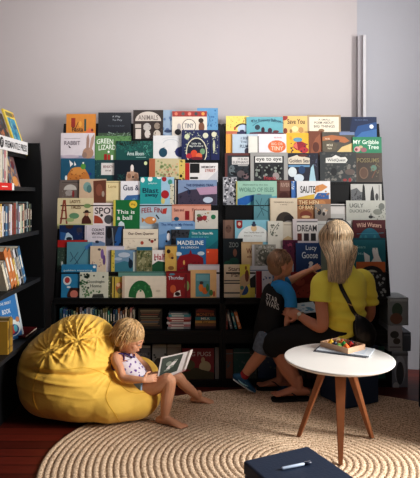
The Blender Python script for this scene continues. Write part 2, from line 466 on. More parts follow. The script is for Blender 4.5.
B(1,2,181.5,130,219.5,(32,42,92),[('s',184,132,209,158,120,.65,21,(170,180,150)),('s',212,132,218,158,30,.7,22,(175,185,150)),('e',187,136.5,2.6,2.6,(196,205,165)),('e',205.5,135.5,2.8,2.8,(205,205,180)),('e',196.5,152,10.6,14.6,(210,205,175)),('e',196.5,152,9.6,13.4,(32,38,58)),('t','Under the',191.5,142.5,201,144.5,(215,220,215)),('t','Big Orchard',189.5,145.2,203,147.4,(215,220,215)),('e',194,154,3.4,4,(215,70,40)),('e',199,156,3.2,3,(225,100,60)),('e',189,156,3,2.6,(180,40,60)),('e',202.5,151.5,2.6,3,(110,150,110)),('e',197,158.5,6,1.6,(120,30,50)),('r',210,130,211.2,160,(20,28,60)),('e',214,134.5,2.5,2.8,(205,205,175)),('e',214,146,1.2,6,(190,195,160))],'navy picture book with a floral frame around red fruit')
# tier 2
B(2,1,60.5,158.5,94.5,(26,92,122),[('p',ell(78,182,12,15,20,180,360),(200,120,45)),('e',78,171,8,4,(214,140,60)),('s',70,170,88,181,20,.8,31,(150,80,30)),('p',[(70,167),(69,160),(73,164)],(225,225,225)),('p',[(74,166),(74,161),(76,165)],(225,225,225)),('e',83,166.5,2.6,3,(80,150,60)),('e',83,163,.9,.9,(235,235,220)),('e',66,178,1.2,2.6,(225,235,235)),('e',90,174,1.5,1.5,(40,60,140))],'teal blue picture book with an orange furry creature')
B(2,0,95,160,118,(24,72,78),[('s',95,160,101,180,26,.7,32,(60,110,100)),('r',101,163,115,175,(212,208,205)),('t','BENEATH',103,165.5,113,168,(120,60,60)),('t','the oak',105,169.5,111,171.5,(90,80,80))],'dark teal picture book with a white title panel')
B(2,1,114,160,150.5,(16,32,46),[('p',[(126,178),(127,172),(130,172),(131,165),(132.5,165),(134,172),(138,173),(139,181),(126,181)],(186,150,125)),('e',132,168,1.7,3.4,(222,214,210)),('e',129,176,2,2.6,(150,110,85)),('e',136,176,2,2.6,(150,110,85)),('e',133,177,1,1.2,(30,20,20)),('e',145.5,163.3,1.7,1.9,(205,215,160)),('s',116,174,126,181,16,.9,33,(20,80,75))],'midnight blue picture book with a pale dog shape and small moon')
B(2,2,149,158.5,179,(194,182,142),[('r',149,158.5,155,182,(178,96,60)),('s',156,160,178,180,26,1.5,34,(130,150,95)),('s',158,164,178,180,18,1.3,35,(205,160,120)),('s',157,170,178,181,10,1.4,36,(160,110,85))],'old looking picture book with an orange spine and a map-like cover')
B(2,1,176,159.5,185,(205,180,90),[('s',177,160,184,180,10,1.1,37,(120,110,60)),('e',181,176,1.4,1.6,(50,40,30))],'slim mustard yellow picture book beside the red and black one')
B(2,0,183,163,218,(216,214,214),[('r',184.5,163,189.5,180,(188,34,34)),('r',190,163.5,199.5,173,(28,30,32)),('r',190,177,198,179,(40,40,40)),('t','MEMORY',201.5,166,215.5,168.2,(60,50,60)),('t','STREET',205,169,215.5,172,(170,70,60)),('p',[(205,182),(218,170),(218,182)],(190,192,198))],'white picture book with a red stripe and a black square')
# tier 3
B(3,0,59,180,79,(112,100,94),[('p',ell(70,190,6.5,5.5,16,180,360),(190,185,178)),('e',69,193,4,3,(160,152,148)),('e',73,194,1.2,3.6,(140,40,45)),('s',62,190,70,200,14,.7,41,(150,145,140))],'grey picture book with a pale umbrella on its cover')
B(3,1,79,179,106,(206,176,146),[('e',87,187,4,5,(120,160,155)),('e',89,189,2.6,4,(80,125,125)),('p',[(93,181),(106,180),(106,205),(94,205)],(112,62,44)),('e',99,190,3.4,6,(140,80,60)),('e',103,194,1.4,3,(165,150,135))],'peach picture book with a teal and brown painting')
B(3,0,106,181,121,(222,204,152),[('t','Lore',108,185,116,188,(170,140,90)),('r',118.5,181,119.3,205,(190,170,120))],'plain cream yellow picture book between two others in the fourth row')
B(3,1,120.5,181,142,(224,224,230),[('t','Gus &',123,185,139,190.5,(50,60,90)),('p',[(124,199),(127,195.5),(136,195),(142,194),(142,205),(124,205)],(60,110,170)),('s',126,198,142,204,12,.8,42,(110,160,190))],'white picture book titled Gus & with a blue foot')
B(3,2,140,177,161,(34,160,164),[('e',142.5,180,2,2.6,(225,230,228)),('e',150,179,2.4,2.6,(230,232,226)),('e',159,177.5,2.4,1.6,(230,232,226)),('t','jellyfish',148,182.6,157,184.6,(190,225,225)),('t','Blast',142.5,188,158.5,193,(18,50,80)),('t','away',145,194,158,198,(18,50,80))],'bright turquoise picture book with white dots and dark title')
B(3,1,159,177,174,(150,190,216),[('e',164,179,2.4,2.6,(170,35,45)),('e',165,194.5,4,4.2,(178,34,44)),('e',170,182,2.2,2.6,(60,150,130)),('r',170,184,174,205,(200,196,172)),('s',170,186,174,204,10,.9,43,(90,100,70)),('e',163,201,2,3,(210,190,110))],'pale blue picture book with red balloons')
B(3,0,172,179,181,(60,44,44),[('l',[(175.5,180),(175.5,204)],1.1,(190,180,165)),('r',178,180,179,204,(120,50,55))],'dark brown slim picture book beside the dusk landscape')
B(3,1,178,180,217,(122,146,182),[('p',[(178,194),(188,190),(200,189),(217,191),(217,205),(178,205)],(70,62,84)),('p',[(196,188),(217,186),(217,194),(200,195)],(176,140,168)),('e',189,192,1.6,2.4,(30,36,60)),('l',[(184,187),(188,189),(189,195)],.8,(50,60,95)),('s',180,196,216,204,26,.9,44,(50,48,66)),('e',208,200,5,3,(180,195,215)),('t','THE EVENING TRAIL',186,184,214,186.6,(40,62,110))],'dusky blue landscape picture book with purple hills')
# tier 4
B(4,0,57,198,93,(216,202,160),[('l',[(63.5,200),(60,228)],1.6,(150,70,50)),('l',[(64.5,200),(67,228)],1.6,(150,70,50)),('r',61,210,66,211.2,(130,60,45)),('r',60,218,67,219.4,(130,60,45)),('t',"LADY'S",69.5,200,80,203.2,(120,90,60)),('t','TALES',70.5,205,80.5,209,(120,90,60)),('e',87,206,3.6,2.2,(120,150,95)),('e',74,216,5,3,(100,150,110)),('e',70,220,4,2,(160,180,120)),('p',[(81,229),(82,219),(85,215),(88,216),(91,221),(92,229)],(92,44,36)),('e',86.5,214,2,2.2,(190,140,110)),('r',83,212,90.5,213,(50,35,30)),('e',86.5,211.5,2,1.4,(50,35,30)),('r',57,224,93,229,(190,190,130))],'cream picture book with a red tower and a man in a brown coat')
B(4,0,92.5,203,115,(226,216,216),[('t','SPOT',94.5,207.5,116,214,(60,50,55)),('p',ell(94,223.5,9,8,14,270,360)+[(94,223.5)],(176,70,48)),('e',108.5,219.5,4.4,4.6,(84,88,94)),('e',101.5,215.5,1.4,1.4,(40,40,45))],'white picture book with a grey circle and a red quarter disc')
B(4,1,113,200,139.5,(22,118,62),[('r',113,200,115.4,229,(205,190,70)),('e',133,204.5,4,3.8,(224,190,50)),('t','Big',131,203.3,135.2,205.8,(150,110,30)),('t','This is',116.5,210,134.5,214,(236,240,236)),('t','a ball',117,215.5,132,220,(236,240,236)),('p',[(118,229),(118.5,223.5),(121,221),(124,223),(125,229)],(205,222,228))],'green picture book titled This is a ball with a yellow round badge')
B(4,0,139.5,204,172,(166,190,205),[('e',150.5,220.5,6,3.8,(214,140,72)),('p',[(145,220),(141.5,217.5),(142,223)],(196,120,60)),('e',153.5,219.5,1.2,1.2,(235,235,225)),('l',[(156,215),(159,219)],1.2,(50,60,75)),('t','FEEL FIN',141.5,208.5,162,213.5,(165,50,55),1.2),('p',[(162,214),(163,209),(167,208),(166,214)],(196,60,50)),('r',139.5,226,172,229,(190,205,212))],'pale blue picture book with an orange fish')
B(4,0,171.5,204.5,211,(216,154,134),[('r',171.5,204.5,211,206,(208,128,100)),('t','Sam and',174,208.5,184,211.5,(120,60,55)),('t','Friends',192,208.5,206,211.5,(120,60,55)),('r',185,211,189.3,220,(150,30,40)),('e',176.5,219,2.5,2,(30,90,120)),('r',171.5,221,194,229,(110,155,205))],'salmon pink picture book with a dark red block')
B(4,1,195,210.5,218,(202,198,188),[('e',200,218.5,3.2,2.6,(130,40,50)),('e',204.5,218,2.4,2.6,(175,40,50)),('e',199,215.5,2.2,1.4,(90,120,80)),('s',197,213,209,222,16,.7,45,(120,70,60)),('e',213.3,217,2.4,2.4,(35,120,80)),('e',208,213,1.3,.9,(180,150,110))],'pale picture book with red flowers and a round green badge')
# tier 5
B(5,0,59,225,86,(20,48,98),[('p',[(64,240),(64.5,234),(68,232.5),(72,236),(73,240),(73,250),(64,250)],(175,200,220)),('e',69,239,3,1.8,(25,40,60)),('e',69,226,4,3,(70,42,34)),('p',[(60,232),(66,233),(64,242),(60,242)],(40,95,160)),('e',79,230,3,2.6,(60,55,75)),('s',76,228,85,240,12,.8,46,(70,70,100))],'deep blue picture book with a white bear shape')
B(5,1,84.5,225,105,(212,206,216),[('t','COUNT',91.5,228.5,104,231.3,(70,72,88)),('t','WORDS',91.5,232.3,104,235,(60,62,78)),('t','and things',92,236.4,103,238.2,(130,130,145)),('p',[(87,250),(87,244),(92,242),(96,243),(100,241),(105,243),(105,250)],(110,140,180)),('e',97,242,2,1.4,(40,50,75)),('r',85.5,226,86.2,250,(170,165,180))],'white picture book of counting words with blue animals')
B(5,0,104.5,226,124,(52,58,72),[('p',[(114,250),(115,236),(118,227),(122,227),(121,240),(120,250)],(36,92,160)),('e',109,233,2.6,6,(24,26,34)),('l',[(112,228),(113.5,246)],1,(130,140,150)),('s',106,240,123,249,12,1,47,(25,30,40))],'dark picture book with a tall blue figure')
B(5,1,123,229,158,(226,214,192),[('t','Our Own Quarter',128,232.3,154,235.4,(110,90,85)),('r',123,238.4,158,238.9,(200,185,165)),('e',142,243,1.6,1.8,(190,80,60)),('e',149.5,240,1,1,(80,50,40)),('e',152,241.5,1.6,1.6,(170,60,50)),('e',155,240,1,1,(80,50,40)),('s',125,240,140,248,16,.7,48,(205,190,170))],'cream picture book with small red flowers and a brown title')
B(5,0,158.5,222,195,(120,160,205),[('t','The Way to My Friends',161,223.4,193,226.6,(50,90,150)),('p',[(158.5,235),(172,232),(172,250),(158.5,250)],(96,146,200)),('e',178,228,3,1,(225,235,240)),('e',168.3,232.5,1.6,2,(40,40,55)),('e',168.5,237,1.8,4,(225,225,230)),('e',166.5,241.5,1,1.2,(40,40,50))],'light blue picture book with a small penguin')
B(5,1,171,229.5,218,(26,130,142),[('r',171,229.5,190,250,(62,66,74)),('s',171,231,190,240,26,1.2,49,(34,36,42)),('t','Time To Share Me',191.5,232,213,234.6,(225,235,235)),('t','three and one',191.5,236,208.5,237.8,(120,190,195)),('p',[(190,229.5),(188,240),(191,250),(190,250)],(26,130,142)),('p',[(206,250),(218,240),(218,250)],(20,110,125))],'teal picture book with a dark photograph at its left')
# tier 6
B(6,0,57,240,87,(52,74,64),[('r',57,240,87,247.5,(188,30,30)),('s',58,250,66,270,18,.9,50,(90,110,95)),('e',62,264,1,2.6,(190,195,190))],'dark green picture book with a bright red band on top')
B(6,1,66.5,242,92,(84,148,168),[('l',[(87,246),(82,254),(77,262),(72,267)],.8,(40,80,110)),('l',[(70,252),(73,258),(70,262)],.7,(40,80,110)),('l',[(78,252),(74,258),(78,264)],.7,(50,90,115)),('p',[(84,247),(91,242),(92,246),(86,250)],(60,120,190))],'dusty blue picture book with a dark branch drawing')
B(6,2,90,246,106,(216,196,172),[('e',102,254,1.6,5,(130,95,165)),('e',99,249.5,1.6,1.2,(90,80,90)),('s',92,258,101,267,10,.8,51,(150,100,110)),('e',104,260,1.4,5,(110,80,140))],'beige picture book with purple flowers')
B(6,0,104,246,124,(204,200,216),[('r',104,246,124,247,(180,175,195))],'plain lavender white picture book behind the yellow spine')
B(6,1,110,250,138,(112,150,184),[('r',110,250,111.2,272,(60,60,50)),('r',111.2,250,114.6,272,(206,186,70)),('s',112,253,114,270,8,.6,52,(60,60,40)),('p',[(114.6,264),(124,261),(138,265),(138,272),(114.6,272)],(60,130,150)),('e',124,255,6,2.6,(180,195,215)),('e',118,259,4,1.6,(170,190,212)),('e',130.5,264,2.2,4.6,(26,50,70)),('r',129,258,130,265,(26,50,70)),('r',133,252,138,272,(185,200,195))],'picture book with a yellow spine and a blue bay landscape')
B(6,2,136.5,247,152,(124,124,84),[('r',136.5,247,152,250.4,(40,110,140)),('s',137,251,151,271,40,1.2,53,(84,100,60)),('s',138,252,151,271,26,1.0,54,(170,170,130)),('e',143,261,2,4,(150,150,110))],'olive green picture book covered in pale leaves')
B(6,1,150.5,250,168,(228,224,222),[('t','Half',154.3,254,165,260,(190,45,70)),('p',[(151,272),(152,265),(158,261),(164,262),(168,265),(168,272)],(34,96,62)),('e',155,260,1,.8,(60,60,60))],'white picture book titled Half above a green hedge')
B(6,2,165,245,177,(208,168,80),[('e',168.5,251.5,1.9,2.1,(60,40,30)),('e',171,256,2.6,3,(190,140,60)),('e',172.3,258,1.4,1.2,(90,50,40)),('r',165,245,177,246.3,(90,90,90)),('e',171,268,3,2,(150,105,50))],'golden yellow picture book with a dark round eye')
B(6,2,176,238,206,(36,112,172),[('t','MADELINE',177.3,240.7,203.5,245,(232,236,236)),('t','IN LONDON',181,246.5,198.5,248.6,(220,226,226)),('p',[(177,272),(177,261),(180,256),(186,254.5),(189,254),(190.5,249.5),(192,254),(198,255),(203,258),(204,272)],(152,24,38)),('e',178.5,254,3.2,2,(200,215,225)),('e',201,253.5,3.6,2,(190,208,222)),('e',184,262.5,1,2.4,(225,170,90)),('s',178,262,203,271,14,.8,55,(110,16,30)),('s',180,264,202,272,6,.8,56,(60,100,70))],'blue picture book with a red palace-like building under a large white title')
B(6,1,205.5,249,218,(222,72,34),[('p',[(206,272),(218,262),(218,272)],(190,45,25)),('e',208,252,1,1,(240,150,110))],'orange red picture book at the right end of the seventh row')
# tier 7
B(7,0,61,264.5,96,(38,134,184),[('t','golden morning',63,269.6,92,271.8,(190,220,232)),('e',67,281,4.2,4.6,(205,215,220)),('e',67,280.5,2.6,3,(190,60,60)),('e',68.5,287.5,2,1,(220,225,230)),('e',76,296,9,8,(74,40,34)),('e',72,291,3,3,(60,30,30)),('e',74,294.5,4,4,(210,120,105)),('p',[(80,298),(84,282),(96,276),(96,298)],(60,45,40)),('e',94,267,1.6,1.4,(225,230,235))],'blue picture book with a dark haired head and a round portrait')
B(7,1,79.5,272,108,(206,208,192),[('s',80,274,96,278,14,1.3,61,(46,66,58)),('t','Goodnight',87,280.5,104.5,283.7,(110,115,105)),('t','Home',90,284.5,101.5,287.5,(110,115,105)),('s',80,280,87,297,26,1.2,62,(70,120,80)),('s',84,291,100,297,16,1.3,63,(96,140,90)),('p',[(92,298),(93,294.5),(103,294),(104,298)],(60,64,62)),('e',88,288,1.2,1,(50,70,60)),('e',103,277,1,1,(50,70,60))],'pale picture book with green leaves around a grey title')
B(7,0,104,276,119,(114,118,82),[('r',107,278,110,298,(86,96,60)),('s',104,280,113,297,16,.8,64,(190,190,160))],'narrow mossy green picture book beside the yellow one')
B(7,1,112,277,125,(204,178,72),[('r',113.6,277,114.8,298,(90,80,40)),('e',120,288,4.4,6,(196,108,60)),('e',118,285,2,2,(220,180,140)),('e',119.5,291,2.4,3,(110,110,70))],'yellow picture book with an orange round face')
B(7,1,118,271.5,167,(100,150,140),[('r',118,271.5,167,272.6,(70,110,104))],'pale green picture book behind the cream one with a green arch')
B(7,2,122,276,166.5,(224,214,196),[('r',122,276,124.5,298,(204,180,160)),('p',ell(140.5,297,12,16.5,18,180,360)+list(reversed(ell(140.5,298,4.6,8.5,14,180,360))),(34,112,62)),('s',130,283,150,292,14,1.2,65,(58,140,80)),('e',158,291,2.4,1.2,(200,190,170))],'cream picture book with a plain green arch')
B(7,2,166,271,190.5,(152,34,38),[('r',166,271,190.5,273,(120,30,36)),('t','Thunder',168,276.5,184,280.2,(205,215,225),.6),('e',172,274.4,3,1,(70,140,160)),('e',173,289,3,4,(205,90,50)),('p',[(173.5,297),(174,293),(180,290),(181,296)],(225,215,210)),('e',177.5,294,2.6,2,(50,30,30)),('e',187,286,2.4,5,(130,160,90)),('r',185,274,187,298,(120,30,40))],'red picture book with a pale title and orange figure')
B(7,0,188,264.5,219.5,(205,200,206),[('r',188,264.5,219.5,265.6,(170,165,172))],'white backed picture book standing at the end of the lowest display row')
B(7,1,189.8,270,216.5,(224,178,120),[('r',195.5,273.5,210,297,(84,150,160)),('r',196.5,275,209,281,(110,170,180)),('e',201,288,2.4,4,(224,120,40)),('e',205,291,3,3.4,(215,105,40)),('e',207.5,288,1.6,4,(60,120,70)),('e',211,293,2,3,(70,125,60)),('e',214,294,1.2,3,(190,90,50)),('e',201.5,283,2,1.6,(70,60,60))],'tan picture book with a blue panel and an orange animal')
# --- right stand, tier 0
B(0,0,226,116,249,(228,206,96),[('s',228,117,248,127,40,.6,71,(190,130,50)),('l',ell(243,131,8.5,7,12,190,320),1.4,(38,40,46)),('e',243,129,5.4,4.4,(176,196,220)),('e',242,131.5,2.4,1.8,(40,44,70)),('e',235,128,1.1,1.2,(200,70,40)),('r',236,131.5,249,139,(50,50,90))],'pale yellow picture book with a black arc, first in the right stand top row')
B(0,1,246.5,117,284,(96,168,182),[('l',ell(270,132,20,12,14,210,330),.5,(46,96,116)),('t','The Runaway Balloon',252,120,281,124,(44,90,112),1.5),('e',257.5,127.3,2.6,2.6,(46,66,80)),('e',252,121,1,1,(60,100,110)),('p',[(247,139),(250,132.5),(262,131.5),(284,133),(284,139)],(94,54,72)),('e',263,130,1.8,3,(60,30,50)),('e',270,130.5,2.2,2.6,(70,40,60)),('e',276,131.5,3,1.3,(110,50,60))],'sky blue picture book with a dark ball and a crowd of figures')
B(0,1,283,116,307.5,(226,182,106),[('e',284,117.5,4,3,(160,50,44)),('t','Save You',287.5,119,305,124,(60,50,44)),('e',295,129,3.4,3,(234,210,150)),('e',301,130,2.6,3,(190,140,80)),('e',285.5,131,2,3,(130,60,44)),('e',291,131,1.4,2,(160,120,70))],'warm tan picture book with a handwritten black title')
B(0,1,307.5,115,341,(168,142,108),[('r',309.5,117,339,138,(222,214,192)),('t','A SMALL',318.5,118.8,331,120.6,(120,110,100)),('t','POEM ABOUT',314.5,121.5,334,123.8,(90,84,78)),('t','BIG THINGS',314,125,335,127.6,(86,80,74)),('e',321.5,130.6,3,1.8,(140,104,70))],'tan bordered picture book with four lines of dark capitals')
B(0,0,340,117,377,(18,40,82),[('p',[(340,139),(350,117),(353,117),(348,139)],(14,28,58)),('r',340,117,350,139,(16,26,44)),('p',[(352,139),(358,126),(377,122),(377,139)],(28,78,142)),('p',[(354,139),(362,132),(377,129),(377,139)],(50,110,176)),('e',371.7,126.6,2.1,2.1,(214,228,240)),('t','the moon above',355,119,368,120.6,(90,110,150)),('r',341,131,350,133.5,(90,100,125))],'night blue picture book with a small white moon')
# tier 1
B(1,0,226,131,237,(226,160,62),[('r',226,131,237,134,(200,110,80))],'plain orange picture book at the left end of the right stand')
B(1,1,232.5,134,258,(176,196,212),[('t','I SEE',241,137,248,139.5,(80,90,110)),('t','THE',240.5,140.8,247,143,(80,90,110)),('t','PLUM',240,144.7,248,148,(60,70,90)),('e',247,151,2.4,3,(60,60,80)),('e',252,150,2,4,(196,190,190))],'pale blue picture book with a small grey title in three lines')
B(1,2,248.5,136,259,(206,206,200),[('r',249.5,137,258,160,(214,214,206)),('r',257.6,136,259,160,(120,120,120))],'narrow blank white picture book in front of the pale blue one')
B(1,1,258,134,286.5,(222,214,220),[('e',277,146.5,9,6.2,(222,104,54)),('t','BIG OR',271.5,142.5,283,145.3,(238,190,170)),('t','TINY',271,146.3,283.5,150.3,(240,200,180)),('t','the book',274,136.7,282,138.3,(200,90,90)),('e',276,149,7,2,(230,120,70))],'white picture book with a large orange oval')
B(1,0,286,133,309,(228,172,40),[('e',300,146,6.5,4.6,(160,36,48)),('e',298,139.7,4.6,2.2,(90,150,180)),('p',[(293,146),(297,142),(298,150)],(225,110,90)),('e',304,150,4.6,3,(190,50,60)),('s',290,142,308,152,16,.9,72,(80,40,70)),('e',291,138,1.2,2,(240,140,40))],'golden yellow picture book with a red bird')
B(1,0,308.5,131,323,(122,68,48),[('p',[(310,160),(312,146),(316,138),(320,134),(322,146),(320,160)],(150,86,58)),('e',316,147,3.4,5,(96,50,38))],'rust brown picture book with an ear-like shape')
B(1,1,322.5,132,355,(84,80,72),[('r',340,132,355,135,(110,130,170)),('p',[(322,137),(332,135),(345,137),(350,141),(345,143),(330,140),(322,141)],(176,104,60)),('p',[(322,141),(330,141),(338,144),(336,150),(328,153),(322,150)],(96,88,72)),('p',[(336,153),(342,147),(350,144),(355,142),(355,160),(336,160)],(210,182,116)),('t','THE BIG',325,138,330,139.6,(220,214,190)),('t','MOLE',327,144,333,146.2,(220,214,190)),('t','hunt',328,147.2,332,149.2,(220,214,190)),('e',337,141,3,1.4,(50,50,66))],'brown and gold picture book with a long snouted animal')
B(1,2,353,137,382,(32,132,92),[('t','MY Gribble',353.5,140,379,144.2,(222,238,226)),('t','Tree',368,145,379,149.2,(222,238,226)),('e',357.5,149.3,3.2,2.8,(205,150,150)),('e',356.5,149.6,1.4,1.4,(130,50,60)),('e',364,150,3,2.4,(150,90,100)),('e',361,147,2,1.4,(190,170,130))],'green picture book with white writing at the right end of the second row')
# tier 2
B(2,0,225,153,251,(104,58,56),[('r',227.5,155.5,250,182,(44,52,60)),('r',232,157,249,164.5,(206,204,202)),('t','IT IS AN',238,158,247.5,160.2,(100,100,104)),('t','ELEPHANT',233,161,248.5,163.6,(100,100,104)),('r',238,165,248,166,(170,170,170)),('e',232,170,3,5,(96,110,116)),('e',241,174,4,3.6,(96,84,88)),('e',246,176,3,3,(120,96,100)),('s',229,168,250,181,26,1.2,73,(28,30,36))],'maroon framed picture book with a white title box over a dark photograph')
B(2,1,250.5,152.5,288,(152,152,150),[('r',254,156,284,182,(46,48,52)),('r',255.3,156.6,282.5,162.6,(214,214,210)),('t','eye to eye',256.5,157.6,281.5,162,(34,34,36)),('e',258,172,3.4,5,(24,24,28)),('e',268,170,4,4.6,(30,30,34)),('e',278,171,4,6,(22,24,28)),('s',256,164,283,180,26,1.4,74,(130,140,132)),('e',276,176,3.4,3.6,(150,140,140)),('t','Friends',264,176,276,180,(190,60,70))],'grey framed picture book titled eye to eye')
B(2,0,287.5,153,319,(42,44,58),[('p',[(288.5,158),(297,155),(310,158),(310,164),(288.5,164)],(206,196,176)),('t','Golden Sea',289.5,158.8,309,162.6,(64,60,70)),('e',303,155.5,5,1.4,(100,50,40)),('e',292.5,172,4.4,5,(196,206,210)),('r',288.5,165,310,167,(90,140,180)),('e',302,170,3.4,4,(40,70,110)),('p',[(309,182),(311,168),(313.5,164),(316,182)],(150,190,205)),('e',299,178,5,4,(190,205,214)),('s',309,155,318,168,14,.8,75,(80,86,110))],'dark framed picture book with a cream title and a white elephant')
B(2,1,320,152,356.5,(56,60,62),[('s',321,153,356,181,70,1.3,76,(84,86,84)),('p',[(326,163),(326,158),(332,157.4),(336,155),(341,157.4),(346,157),(348,160),(346,163)],(206,206,200)),('t','WildQuest',327.5,158.6,346,162,(76,80,80)),('s',325,165,356,180,24,1.7,77,(120,118,112)),('e',350,172,5,3,(96,84,80)),('e',350,180,1.6,2,(150,50,54)),('e',334,172,3,4,(36,40,44)),('e',345,180,2,1.4,(150,56,56))],'charcoal picture book with birds and a white cloud-shaped title')
B(2,1,356.5,153,382.5,(76,62,54),[('r',358,157,379,181,(64,54,48)),('t','POSSUMS',357.5,158,379.5,162.5,(128,116,74)),('e',364,173,4.6,6,(112,86,66)),('e',364,173,3.6,4.8,(92,66,52)),('e',374,168,3,3,(84,120,104)),('l',[(372,178),(376,170)],1,(110,70,50)),('s',370,164,380,180,12,.9,78,(104,92,66))],'brown picture book with an olive title and curled animal')
# tier 3
B(3,0,223,177,237,(150,152,160),[('s',223,178,237,204,46,1.4,79,(58,60,70)),('s',223,178,237,204,30,1.1,80,(205,205,212))],'black and white speckled picture book at the left of its row')
B(3,1,236,181,277,(142,186,168),[('t','Illustrated by the Sea',243,184,268,186,(96,130,120)),('t','WORLD OF ISLES',239,187.5,274,192,(96,140,128)),('p',[(236,205),(236,200),(246,196),(258,194),(262,195),(258,200),(246,205)],(34,100,180)),('p',[(246,205),(256,199),(266,197),(277,196),(277,205)],(80,160,180)),('e',259,194.7,2.6,.9,(120,90,110)),('r',236,181,237.5,205,(170,160,90))],'mint green picture book with a swimming blue whale')
B(3,0,276,180,294,(92,52,44),[('r',280,181,291,191,(120,84,74)),('t','RIVER',281,183,290,187,(176,150,136)),('e',284,197,5,5,(74,38,34))],'chocolate brown picture book in the fourth row of the right stand')
B(3,1,291.5,181,299,(62,112,182),[('s',291,181,298,190,10,.9,82,(180,190,205))],'slim blue and white picture book left of the gold one')
B(3,2,297,181,330.5,(206,206,208),[('p',[(297,198),(305,196),(315,194),(313,205),(297,205)],(204,168,58)),('p',[(314,199),(318,193),(329,193),(329,205),(314,205)],(40,92,160)),('t','SAUTE',300.5,186,315.5,193,(34,30,32)),('p',[(315,193),(316,186),(323,184),(328,187),(322,191)],(198,130,70)),('s',315,185,329,198,14,1,83,(170,110,60))],'white and gold picture book with bold black painted lettering')
B(3,0,351,184,382,(172,172,168),[('p',[(351,205),(351,190),(357,188),(361,192),(365,192),(366,205)],(92,94,98)),('p',[(362,200),(363,186),(364,183.5),(365,187),(366,205)],(22,22,24)),('p',[(370,205),(371,192),(373,186),(374,192),(375,205)],(24,24,26)),('e',377,197,1.6,3.6,(60,60,60)),('s',352,190,362,204,20,.9,84,(50,52,56)),('r',379,185,380,205,(130,130,126))],'black and white picture book with dark silhouettes of animals')
# tier 4
B(4,0,254,194.5,272,(86,142,152),[('l',[(256,200),(261,208),(268,212)],.7,(40,84,100)),('l',[(262,198),(260,206),(264,216)],.6,(50,96,110)),('l',[(268,200),(262,210),(257,218)],.6,(50,96,110))],'plain teal picture book with thin dark lines')
B(4,1,270,198,297.5,(206,192,168),[('p',ell(285,222,9,10,16,180,360),(66,58,52)),('e',289,219,5,4,(44,40,40)),('e',289,223,4.6,2.4,(150,146,142)),('t','THE SLEEPING BLACK HILL',274,201.6,294,203,(130,116,100)),('t','a story',280.5,204.3,287.5,205.5,(130,116,100)),('r',270,198,271,229,(176,160,136))],'cream picture book with a dark rounded hill')
B(4,0,297,199,331,(150,96,58),[('t','THE HEN',299,200.5,319,204.5,(222,196,150)),('t','OF BARN',299,205.5,316,209.5,(222,196,150)),('e',306,215,6,4,(130,60,44)),('e',306,217,4.4,1.4,(210,180,130)),('e',322,204,4,4,(180,120,70))],'russet picture book with cream block lettering')
B(4,1,315,204,331,(132,124,116),[('e',319.5,212,2,3,(44,42,44)),('e',325,212,2.2,3.6,(180,170,160)),('e',324,214,1.4,2,(50,46,46)),('s',316,206,330,212,10,.9,85,(190,150,110))],'small grey brown picture book half hidden by blonde hair')
B(4,0,329,204,350,(190,188,186),[('r',330,206.5,349,207,(150,148,146)),('r',329,214,350,229,(170,170,168))],'blank pale picture book left of the grey book with drawn ducks')
B(4,1,346.5,200.5,386,(168,170,162),[('t','UGLY',350,203.5,364,207.6,(70,74,74)),('t','DUCKLING',350,209.5,370,212.6,(90,94,92)),('e',382,206.5,3,3.4,(104,108,102)),('e',378,212,4.6,3,(120,124,116)),('e',371,217,2.2,1.6,(40,42,44)),('s',370,206,386,220,20,.9,86,(100,104,98))],'grey picture book with thin dark capitals and pencil drawn ducks')
# tier 5
B(5,0,223,220,236,(128,98,84),[('e',228.5,229,3,4,(104,76,64)),('e',227,228,.7,.7,(50,36,34)),('e',230.5,228,.7,.7,(50,36,34)),('r',223,220,225,250,(104,80,70))],'brown picture book with a dim face, left end of its row')
B(5,1,235,220,269,(122,186,206),[('p',ell(254,242,17,16.5,20,180,360),(216,222,220)),('r',236.5,220.5,242.5,226,(150,40,44)),('e',239.5,226,3,2.8,(150,40,44)),('e',239.5,224,1.6,1.8,(205,180,160)),('e',254,228.5,3,3.2,(214,184,140)),('e',254,225,2.4,1.6,(52,66,92)),('e',254,223,1.4,1.6,(52,66,92)),('t','The Teddy Bear Hill',244,232,264,233.6,(120,120,120)),('t','Story Time',244,235.4,262,236.8,(150,150,150))],'light blue picture book with a white dome and a small bear in a hat')
B(5,2,268,221,283,(206,204,192),[('s',270,223,281,236,18,1.1,87,(120,124,112)),('l',[(271,235),(275,228),(279,223)],.6,(90,96,84))],'white picture book with grey sprigs of leaves')
B(5,0,282,222,294,(198,190,172),[('r',284,224.5,292,225.3,(150,140,124)),('p',[(282,250),(282,240),(288,236),(294,239),(294,250)],(186,160,116))],'pale buff picture book beside the sprigged one')
B(5,1,293,219,318,(202,192,196),[('r',297,221,318,240,(214,210,206)),('t','DREAM',297.5,225,317,231.5,(60,60,66)),('r',297.5,233.5,302,241,(110,50,44)),('r',304,233.5,309,241,(60,50,60)),('r',311,233.5,316,241,(44,44,48)),('r',297,221,318,222.4,(120,120,124))],'pinkish white picture book with tall dark lettering and windows')
B(5,0,317,221,352,(190,192,190),[('r',318,224,351,225,(160,160,160))],'pale picture book behind the blonde hair')
B(5,1,353,220,386,(86,26,34),[('p',ell(370,252,13.4,24,18,180,360),(26,104,128)),('t','Wild Waters',357,223.5,382,228,(210,170,150),.9),('l',[(357,234),(384,233)],.5,(60,140,160)),('e',366,238,1.4,3,(50,130,140)),('e',375,238,1.4,3,(50,130,140)),('e',361,238,1.2,2.6,(50,130,140))],'dark red picture book with a deep blue arch')
